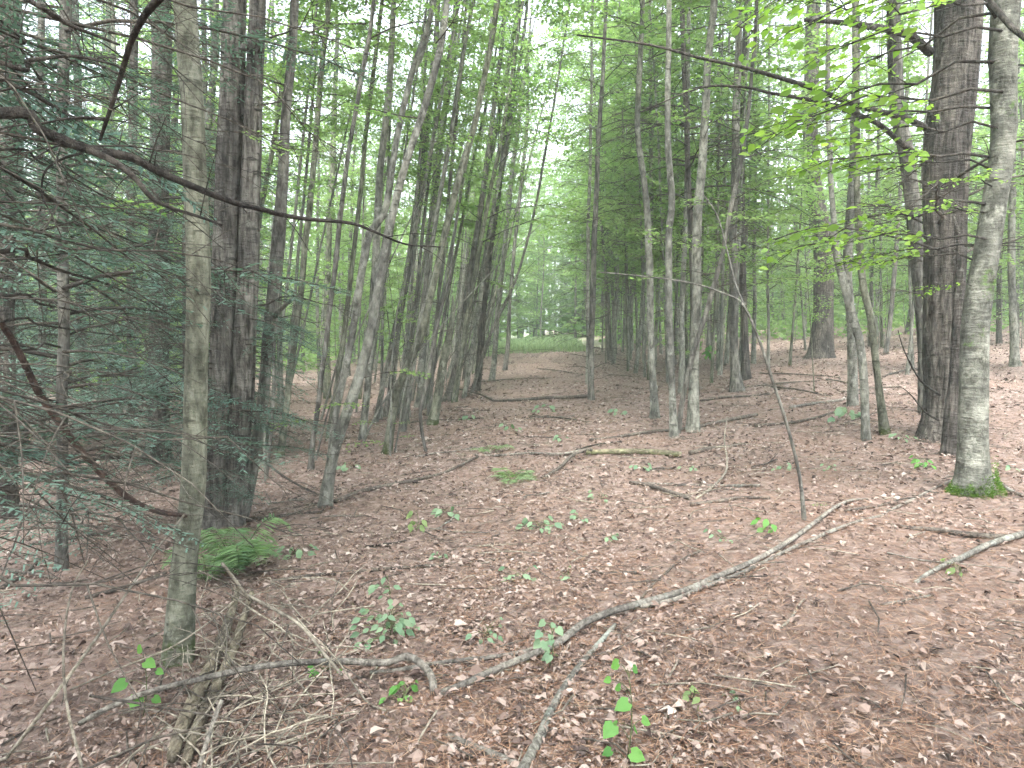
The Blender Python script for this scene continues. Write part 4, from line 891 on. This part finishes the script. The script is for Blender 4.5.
# ------------------------------------------------------------------ brush pile near the grey tree
def stick(name, label, pts, r0, r1, m='twig', group=None):
    """pts: (px,py,y distance)"""
    q = smooth_path(np.array([at_y(*p) for p in pts]), 5); q[:, 2] = np.maximum(q[:, 2], hgt(q[:, 0], q[:, 1]) + .012)
    b = q[0].copy(); mb = MB(); tube(mb, q - b, np.linspace(r0, r1, len(q)), 7, disp=knotty(int(pts[0][0]), .06))
    o = mb.build(name, M[m], loc=b); tag(o, label, 'stick', group); return o
g0 = ground_at(0, 765)[1]
stick('leaning_stick', 'long bare stick leaning up from the bottom corner to the nearest grey trunk', [(-4, 772, g0), (55, 695, 2.85), (95, 640, 3.0), (130, 588, 3.2), (160, 545, 3.35), (184, 515, 3.45)], .0075, .005, 'twig')
stick('leaning_stick', 'slender dry stem standing up at the lower corner left of the seedling', [(82, 768, 2.55), (66, 700, 2.6), (64, 640, 2.6), (72, 590, 2.65), (88, 560, 2.7)], .006, .003, 'twig')
stick('leaning_stick', 'thin stick lying slanted from the lower corner through the brush pile', [(70, 690, 2.9), (120, 668, 2.95), (170, 648, 3.0), (205, 625, 3.1), (235, 600, 3.2)], .004, .003, 'twig')
stick('leaning_stick', 'grey stick sloping from the top of the brush pile to the arched branch', [(240, 592, 3.35), (270, 607, 3.3), (300, 625, 3.2), (325, 655, 3.1), (342, 675, 3.0)], .008, .007, 'twig')
stick('leaning_stick', 'broken pale stick end poking up from the brush pile', [(250, 600, 3.3), (235, 580, 3.25), (222, 563, 3.2)], .008, .007, 'twig')
stick('leaning_stick', 'pale stick upright in the leaves before the arched branch', [(408, 766, 2.65), (420, 738, 2.7), (437, 710, 2.75)], .005, .004, 'twig')
stick('leaning_stick', 'pale thick stick pointing down out of the brush pile to the bottom edge', [(197, 775, 2.55), (206, 745, 2.6), (214, 720, 2.7), (222, 700, 2.75)], .009, .008, 'greylog')
# the rotten split log
for i, (lab, dx, r) in enumerate([('split rotten log half, paler and slimmer, lying under the brush pile', 0, .024), ('split rotten log half, thicker, lying under the brush pile', -13, .028)]):
    pts = [(252 + dx, 600), (245 + dx, 622), (236 + dx, 650), (224 + dx, 680), (208 + dx, 715), (195 + dx, 745), (186 + dx, 775)]
    P = np.array([ground_at(a, b) + UP * (.05 + .02 * i) for a, b in pts]); S = smooth_path(P, 6); b = S[0].copy(); mb = MB()
    tube(mb, S - b, np.interp(np.linspace(0, 1, len(S)), [0, .3, .7, 1], [r * .6, r, r * 1.1, r * .8]), 14, disp=furrow(60 + i, .16)); o = mb.build('rotten_log', M['rot'], loc=b); tag(o, lab, 'log')
rb = np.random.RandomState(21)
for i in range(110):
    # dry twigs fanning out of the pile
    c = ground_at(rb.uniform(165, 345), rb.uniform(600, 800)); a = rb.normal(math.pi * .62, .55) if rb.uniform() < .6 else rb.uniform(0, 6.28); L = rb.uniform(.25, .95)
    t = np.linspace(-.5, .5, 6); lift = rb.uniform(.0, .13); slope = rb.normal(0, .28)
    bend = np.cumsum(rb.normal(0, .03, (6, 2)), 0) * L
    P = np.stack([c[0] + math.cos(a) * t * L + bend[:, 0], c[1] + math.sin(a) * t * L + bend[:, 1], np.zeros(6)], 1)
    P[:, 2] = np.maximum(hgt(P[:, 0], P[:, 1]) + .015, c[2] + lift + slope * L * t + .06 * L * np.sin((t + .5) * PI))
    mid = P[0].copy(); mb = MB(); r = rb.uniform(.002, .0058); S = smooth_path(P - mid, 3); tube(mb, S, np.linspace(r, r * .5, len(S)), 5)
    for j in range(rb.randint(0, 3)):
        k = rb.randint(3, len(S) - 2); d = rb.normal(0, 1, 3) * [1, 1, .4]; d /= np.linalg.norm(d); l = rb.uniform(.06, .22); tube(mb, np.array([S[k], S[k] + d * l * .5, S[k] + d * l + [0, 0, -.01]]), [r * .6, r * .5, r * .3], 4)
    o = mb.build('dead_twig', M['twig'] if rb.uniform() < .72 else M['darklog'], loc=mid)
    tag(o, 'thin dry twig in the tangled brush pile around the rotten split log', 'twig', 'dry twigs of the brush pile')

build_litter()

# ------------------------------------------------------------------ seedlings
def seedling(name, label, base, stems, m='seedling', tmpl=LEAFH, stalk='stalk', group=None, cat='seedling'):
    """stems: list of (dx,dz,dy, leaf size) leaf positions in metres relative to base"""
    root = empty(name, base, label, cat, group); mb = MB(); lf = []
    top = max(s[1] for s in stems); t = np.linspace(0, 1, 6)
    S = np.stack([.02 * np.sin(t * 3), .01 * t, t * top], 1); tube(mb, S, .0032 * (1 - .6 * t), 5)
    for dx, dz, dy, sz in stems:
        p0 = np.array([np.interp(max(dz - .03, .01) / top, t, S[:, k]) for k in range(3)]); p1 = np.array([dx, dy, dz])
        d = p1 - p0
        tube(mb, np.array([p0, (p0 + p1) / 2 + [0, 0, .01], p1]), [.0018, .0015, .001], 4)
        l = MB(); h = np.array([[d[0] if abs(d[0]) > .01 else .3 * rs.choice([-1, 1]), d[1] - .25 * abs(sz), -.25 * sz]]); h = h / np.linalg.norm(h) + [0, -.2, -.3]
        leaves(l, tmpl, p1[None], h, np.array([[rs.normal(0, .3), -.75, .8]]), np.array([sz]), np.array([sz * .95])); lf.append(l)
    mb.build('stem', M[stalk], root)
    for l in lf: l.build('leaf', M[m], root)
    return root
def seed_px(name, label, bx, by, lv, **kw):
    b = ground_at(bx, by); s = b[1] / FPX
    seedling(name, label, b, [((x - bx) * s, max((by - y) * s, .02), dy, w * s) for x, y, w, dy in lv], **kw)
seed_px('seedling', 'bright green seedling with broad heart shaped leaves near the bottom edge', 626, 766, [(612, 716, 19, -.03), (629, 697, 18, .0), (643, 720, 13, .03), (628, 744, 17, -.04), (612, 752, 12, .02), (636, 734, 11, .05), (619, 730, 10, .06), (622, 688, 10, .05), (633, 664, 11, .03), (620, 662, 14, .05), (611, 678, 9, .04)])
seed_px('seedling', 'green seedling beside the foot of the nearest grey trunk', 143, 720, [(130, 676, 17, -.02), (147, 657, 14, 0), (144, 690, 16, -.03), (155, 670, 9, .03), (141, 645, 11, .03), (132, 700, 12, .03), (152, 698, 10, .02)])
rseed = np.random.RandomState(9)
def low_plant(label, px, py, wpx, hpx, n, m='blueleaf', leafpx=9, tmpl=LEAF7, group=None, name='seedling'):
    lv = [(px + rseed.uniform(-.5, .5) * wpx, py - rseed.uniform(.15, 1) * hpx, leafpx * rseed.uniform(.7, 1.3), rseed.normal(0, .07)) for _ in range(n)]
    seed_px(name, label, px, py, lv, m=m, tmpl=tmpl, group=group)
low_plant('bluish green seedling with many leaves behind the arched branch', 388, 640, 62, 30, 34, 'blueleaf', 9)
low_plant('tall thin seedling rising from the bluish leaf patch', 387, 632, 26, 62, 16, 'blueleaf', 8)
low_plant('yellowish sprout upright beside the dark level branch', 416, 532, 14, 26, 10, 'leafyellow', 8)
low_plant('low bluish sprig on the trail above the dark level branch', 536, 529, 44, 9, 14, 'blueleaf', 10)
low_plant('small bluish sprig behind the yellowish sprout', 447, 516, 22, 8, 8, 'blueleaf', 9)
low_plant('sprout with rounded leaves standing by the long fallen branch', 549, 668, 18, 56, 12, 'blueleaf', 9, LEAFH)
low_plant('pale low plant on the floor before the long fallen branch', 484, 638, 34, 16, 12, 'blueleaf', 8)
low_plant('tiny faint sprig on the trail above the long fallen branch', 520, 580, 40, 10, 9, 'blueleaf', 9)
low_plant('tiny pale green sprout in the reddish needles', 690, 702, 10, 22, 6, 'leafyellow', 9)
low_plant('tiny green tuft beside the pale sprout in the needles', 736, 706, 14, 10, 8, 'blueleaf', 9)
low_plant('small green plant at the foot of the bent sapling', 768, 530, 16, 12, 8, 'seedling', 9)
low_plant('yellow green sprout beside the grey weathered branch', 958, 575, 10, 14, 6, 'leafyellow', 8)
low_plant('bluish plant on the uphill floor before the crossing trunks', 846, 420, 24, 14, 14, 'blueleaf', 9)
low_plant('leafy low plant near the foot of the broad conifer', 925, 468, 24, 10, 12, 'seedling', 7)
low_plant('green sprout between the slim trunks on the slope', 706, 362, 18, 22, 14, 'seedling', 7)
low_plant('green sprigs under the arched branch near its bend', 402, 700, 30, 20, 9, 'seedling', 10)
low_plant('broad leaved sprig half buried by the brush pile', 325, 672, 34, 8, 8, 'seedling', 11)
low_plant('bluish plant beyond the lush fern clump', 292, 556, 34, 10, 12, 'blueleaf', 10)
for i, (px, py) in enumerate([(640, 470), (600, 500), (575, 520), (690, 470), (780, 470), (565, 580), (440, 560), (350, 470), (620, 415), (560, 440), (510, 430), (470, 420), (545, 412), (830, 470), (900, 440), (720, 540), (610, 540), (1005, 470)]):
    low_plant('faint little green sprig dotting the open leaf floor', px, py, 18, 7, 7, 'blueleaf', 6, group='faint green sprigs on the leaf floor')

# ------------------------------------------------------------------ background wood
def trunk_mesh(seed, H, r, m, lean):
    r_ = np.random.RandomState(seed); z = np.concatenate([[-.3], np.linspace(0, H, 16)])
    off = np.cumsum(r_.normal(0, .035, (17, 2)), 0); off -= off[1]
    P = np.column_stack([off[:, 0] + lean * np.clip(z, 0, None) * 1.0, off[:, 1], z]); R = r * np.interp(z, [-.3, 0, .4, H * .6, H], [1.7, 1.4, 1.05, .7, .12])
    mb = MB(); tube(mb, P, R, 8); return mb.mesh('trunk', [M[m]])
BT = [trunk_mesh(500 + i, 14, .1, ['smooth', 'mid', 'smooth', 'olive', 'smooth', 'pale'][i % 6], 0) for i in range(6)]
BTD = [trunk_mesh(520 + i, 15, .16, 'dark', 0) for i in range(3)]
taken = []
for o in list(COL.objects):
    if o.type == 'EMPTY' and o.get('category') == 'tree': taken.append((o.location.x, o.location.y))
def free(x, y, d):
    return all((x - a) ** 2 + (y - b) ** 2 > d * d for a, b in taken)
def in_trail(x, y):
    c = .03 * y
    return ((-1.6 - .012 * y) < x - c < (2.0 + .02 * y) and y < 62) or (34 < y < 58 and -2.6 < x - c < 4.2)
def bgtree(x, y, kind, label, group, name, lean=0.0, s=1.0, cs=1.0, low=None):
    taken.append((x, y)); p = on_ground(x, y)
    root = empty(name, p, label, 'tree', group); root.rotation_euler = (rs.normal(0, .025), lean + rs.normal(0, .03), 0)
    tm = BTD[rs.randint(3)] if kind in ('hem', 'pine') else BT[rs.randint(6)]
    t = link(tm, 'trunk', root); w = s * rs.uniform(.6, 1.25); t.scale = (w, w, rs.uniform(.85, 1.15)); t.rotation_euler.z = rs.uniform(0, 6.28)
    cm, z0 = {'hem': (HEM[rs.randint(3)], 1.6), 'pine': (HEMP[rs.randint(2)], 3.2), 'dec': (CROWN_L[rs.randint(5)], 3.4), 'sap': (CROWN_S[rs.randint(4)], 2.4), 'far': (CROWN_F[rs.randint(3)], 1.0)}[kind]
    if low is not None: z0 = low
    c = link(cm, 'crown', root, (0, 0, z0 + rs.uniform(-.5, 1.0))); c.rotation_euler.z = rs.uniform(0, 6.28); k = rs.uniform(.85, 1.15) * cs; c.scale = (k, k, k)
    if kind == 'pine':
        for j in range(12):
            b = link(DEADL[rs.randint(5)], 'branch', root, (0, 0, rs.uniform(.8, 6))); b.rotation_euler = (0, rs.uniform(-.1, .2), rs.uniform(0, 6.28))
    return root
def fill(n, gen, kindf, label, group, name, gap, leanf, s=1.0, tries=40, low=None, cs=1.0):
    c = 0
    for _ in range(n * tries):
        if c >= n: break
        x, y = gen()
        if abs(x) > y * .69 * 1.12 + 1 or in_trail(x, y) or not free(x, y, gap): continue
        bgtree(x, y, kindf(), label, group, name, leanf(x, y), s, cs, low); c += 1
U = rs.uniform
# thicket of leaning stems on the downhill side of the trail
fill(84, lambda: ((lambda y: (.03 * y - 1.7 - .012 * y - abs(rs.normal(0, 1.5)) - .2, y))(U(11, 48))), lambda: 'sap', 'slim grey stem in the crowded thicket leaning over the downhill trail edge', 'leaning stems of the trail thicket', 'leaning_tree', .26, lambda x, y: U(.08, .24), .38, low=4.4, cs=.55)
fill(36, lambda: ((lambda y: (U(-.62, -.05) * y, y))(U(11, 40))), lambda: rs.choice(['dec', 'sap', 'sap']), 'thin trunk in the downhill wood behind the leaning trees', 'trees of the downhill wood', 'woodland_tree', 1.0, lambda x, y: U(-.02, .1), .75)
fill(11, lambda: ((lambda y: (U(-.78, -.38) * y, y))(U(11, 28))), lambda: 'hem', 'hemlock with drooping dark needles in the shaded corner of the wood', 'hemlocks of the shaded corner', 'hemlock_tree', 1.2, lambda x, y: U(-.02, .03), .7)
fill(54, lambda: ((lambda y: (.03 * y + 2.0 + .02 * y + abs(rs.normal(0, 2.0)) + .2, y))(U(17, 48))), lambda: rs.choice(['sap', 'sap', 'dec']), 'thin trunk crowding the uphill trail edge beyond the dead conifer', 'trees along the uphill trail edge', 'woodland_tree', .4, lambda x, y: U(-.06, .02), .48)
fill(50, lambda: ((lambda y: (U(.1, .75) * y, y))(U(14, 44))), lambda: rs.choice(['pine', 'dec', 'sap', 'sap', 'sap', 'sap']), 'trunk in the uphill wood behind the slim grey trunks', 'trees of the uphill wood', 'woodland_tree', .9, lambda x, y: U(-.05, .04), .5)
fill(54, lambda: ((lambda y: (U(-.8, .8) * y, y))(U(36, 66))), lambda: rs.choice(['far', 'far', 'pine']), 'distant trunk fading into the pale haze of the wood', 'distant hazy trees', 'woodland_tree', 1.6, lambda x, y: U(-.04, .06), .8, low=1.2)
# understorey saplings
def thin_stems():
    for i in range(48):
        y = U(9, 36); x = .03 * y - 1.65 - .012 * y - abs(rs.normal(0, .9)) - .1; h_ = U(2.5, 5.5)
        root = empty('dead_sapling', on_ground(x, y), 'thin bare dead sapling slanting between the leaning trunks of the thicket', 'sapling', 'thin dead saplings in the thicket')
        t = np.linspace(0, 1, 8); ln = rs.normal(.22, .2); P = np.stack([ln * h_ * t ** 1.3 + np.cumsum(rs.normal(0, .02, 8)), rs.normal(0, .1) * h_ * t, h_ * t - .1], 1)
        mb = MB(); tube(mb, smooth_path(P, 3), np.linspace(1, .25, 22) * U(.01, .022), 6); mb.build('stem', M[['mid', 'smooth', 'twigdark'][i % 3]], root)
        for j in range(3):
            k = rs.randint(2, 7); b = link(DEADF[rs.randint(5)], 'branch', root, P[k]); b.rotation_euler = (0, U(-.5, .1), U(0, 6.28)); b.scale = (U(.3, .7),) * 3
thin_stems()
def understorey():
    c = 0
    for _ in range(4000):
        if c >= 95: break
        y = U(13, 56); x = U(-.75, .75) * y
        if in_trail(x, y) or not free(x, y, .5): continue
        taken.append((x, y)); c += 1
        k = U(.5, .95); root = empty('sapling', on_ground(x, y), 'small leafy sapling filling the gaps between trunks of the wood', 'sapling', 'understorey saplings')
        root.rotation_euler = (rs.normal(0, .06), rs.normal(0, .06), U(0, 6.28))
        t = link(BT[rs.randint(6)], 'trunk', root); t.scale = (.2 * k, .2 * k, .5 * k)
        cr = link(CROWN_S[rs.randint(4)], 'crown', root, (0, 0, U(.5, 1.4))); cr.scale = (k, k, k)
understorey()

# unseen trees added behind the photographer to shade the near floor
for x_, y_ in ((-1.4, -2.6), (2.6, -2.2), (.6, -5.5)):
    bgtree(x_, y_, 'dec', 'unseen leafy tree added behind the viewpoint to shade the near floor', 'unseen shade trees added behind the viewpoint', 'woodland_tree', U(-.03, .03), .9, low=4.4)
# trees whose crowns close over the trail
for y_, sd_ in ((18, -1), (26, 1), (33, -1), (43, 1), (49, -1)):
    x_ = .03 * y_ + (2.3 + .02 * y_ if sd_ > 0 else -1.9 - .012 * y_) + rs.uniform(-.2, .2)
    bgtree(x_, y_, 'far' if y_ >= 39 else 'dec', 'slender trunk arching its leafy crown over the trail', 'trees arching over the trail', 'arching_tree', -sd_ * U(.08, .16), .55, low=1.6 + .07 * y_, cs=1.0)
for k_ in range(9):
    bgtree(U(-4, 9), U(60, 72), 'far', 'pale trunk beyond the clearing closing the end of the trail', 'trees beyond the clearing', 'woodland_tree', U(-.04, .04), .8, low=.8)
# far wood that reads as one mass
def far_wood():
    mb = MB(); r_ = np.random.RandomState(3); n = 85000
    ang = r_.uniform(-.85, .85, n); D = r_.uniform(58, 92, n)
    keep = (abs(ang - .03) > .045) | (D > 74); ang, D = ang[keep], D[keep]; n = len(ang)
    x, y = D * np.sin(ang), D * np.cos(ang)
    h = r_.beta(1.1, 1.7, n) * (15 + 4 * np.sin(ang * 13) + 3 * np.sin(ang * 31 + 1))
    g = .5 + .3 * np.sin(ang * 40 + h * .9) * np.sin(h * .8 + D)
    ok = r_.uniform(0, 1, n) < g + .25; x, y, h, g = x[ok], y[ok], h[ok], g[ok]; n = len(x)
    d = rand_unit(n); d[:, 2] = r_.normal(-.2, .3, n)
    leaves(mb, LEAF7, np.stack([x, y, hgt(x, y) + h], 1), d, flat_normals(n, .7), r_.uniform(.4, .95, n), None, np.clip(g + r_.normal(0, .2, n), 0, 1), 0)
    n = 34000; ang = r_.uniform(-.85, .85, n); D = r_.uniform(38, 62, n); x, y = D * np.sin(ang), D * np.cos(ang)
    cl = np.sin(x * .9 + 1.3 * np.sin(y * .5)) + np.sin(y * .8 + 1.7 * np.sin(x * .37)); k_ = (cl > -.5) & ~((x > .03 * y - 3.2) & (x < .03 * y + 4)); x, y, cl = x[k_], y[k_], cl[k_]; n = len(x)
    h = r_.beta(1.2, 2.0, n) * (1.3 + .9 * cl); d = rand_unit(n); d[:, 2] = r_.normal(-.1, .3, n)
    leaves(mb, LEAF7, np.stack([x, y, hgt(x, y) + h], 1), d, flat_normals(n, .6), r_.uniform(.14, .34, n), None, np.clip(.4 + .2 * cl + r_.normal(0, .2, n), 0, 1), 0)
    for i in range(420):
        a = r_.uniform(-.85, .85); dd = r_.uniform(52, 100) if abs(a - .03) > .06 else r_.uniform(84, 100); p = on_ground(dd * math.sin(a), dd * math.cos(a)); r = r_.uniform(.08, .18)
        tube(mb, np.array([p, p + [r_.normal(0, .3), 0, 7], p + [r_.normal(0, .7), 0, 15]]), [r, r * .8, r * .3], 6, 1)
    o = mb.build('far_forest', [M['leaf'], M['mid']]); tag(o, 'pale green far wood closing the view behind all trunks', 'forest', kind='stuff')
far_wood()
# grass of the clearing
mb = MB(); n = 9000; y = rs.uniform(36, 62, n); x = .03 * y + rs.uniform(-2.4, 2.6, n); 
leaves(mb, NEEDLE, np.stack([x, y, hgt(x, y)], 1), np.stack([rs.normal(0, .35, n), rs.normal(0, .35, n), np.ones(n)], 1), rand_unit(n), rs.uniform(.15, .45, n), np.full(n, .035))
o = mb.build('grass', M['grass'], smooth=False); tag(o, 'pale green grass in the clearing at the trail end', 'grass', kind='stuff')

# ------------------------------------------------------------------ air
if HAZE > 0:
    m, n = mat('pale air'); v = nd(n, 'ShaderNodeVolumePrincipled'); o_ = nd(n, 'ShaderNodeOutputMaterial')
    v.inputs['Color'].default_value = (.84, 1, .93, 1); v.inputs['Density'].default_value = HAZE; v.inputs['Anisotropy'].default_value = .2
    n.links.new(v.outputs[0], o_.inputs['Volume'])
    x0, x1, y0, y1, z0, z1 = -225, 225, -65, 245, -6, 26
    mb = MB(); mb.add(np.array([[x, y, z] for x in (x0, x1) for y in (y0, y1) for z in (z0, z1)]), [np.array([[0, 1, 3, 2], [4, 6, 7, 5], [0, 4, 5, 1], [2, 3, 7, 6], [0, 2, 6, 4], [1, 5, 7, 3]])])
    ob = mb.build('haze', m, smooth=False); tag(ob, 'pale haze hanging in the air of the wood', 'haze', kind='stuff')
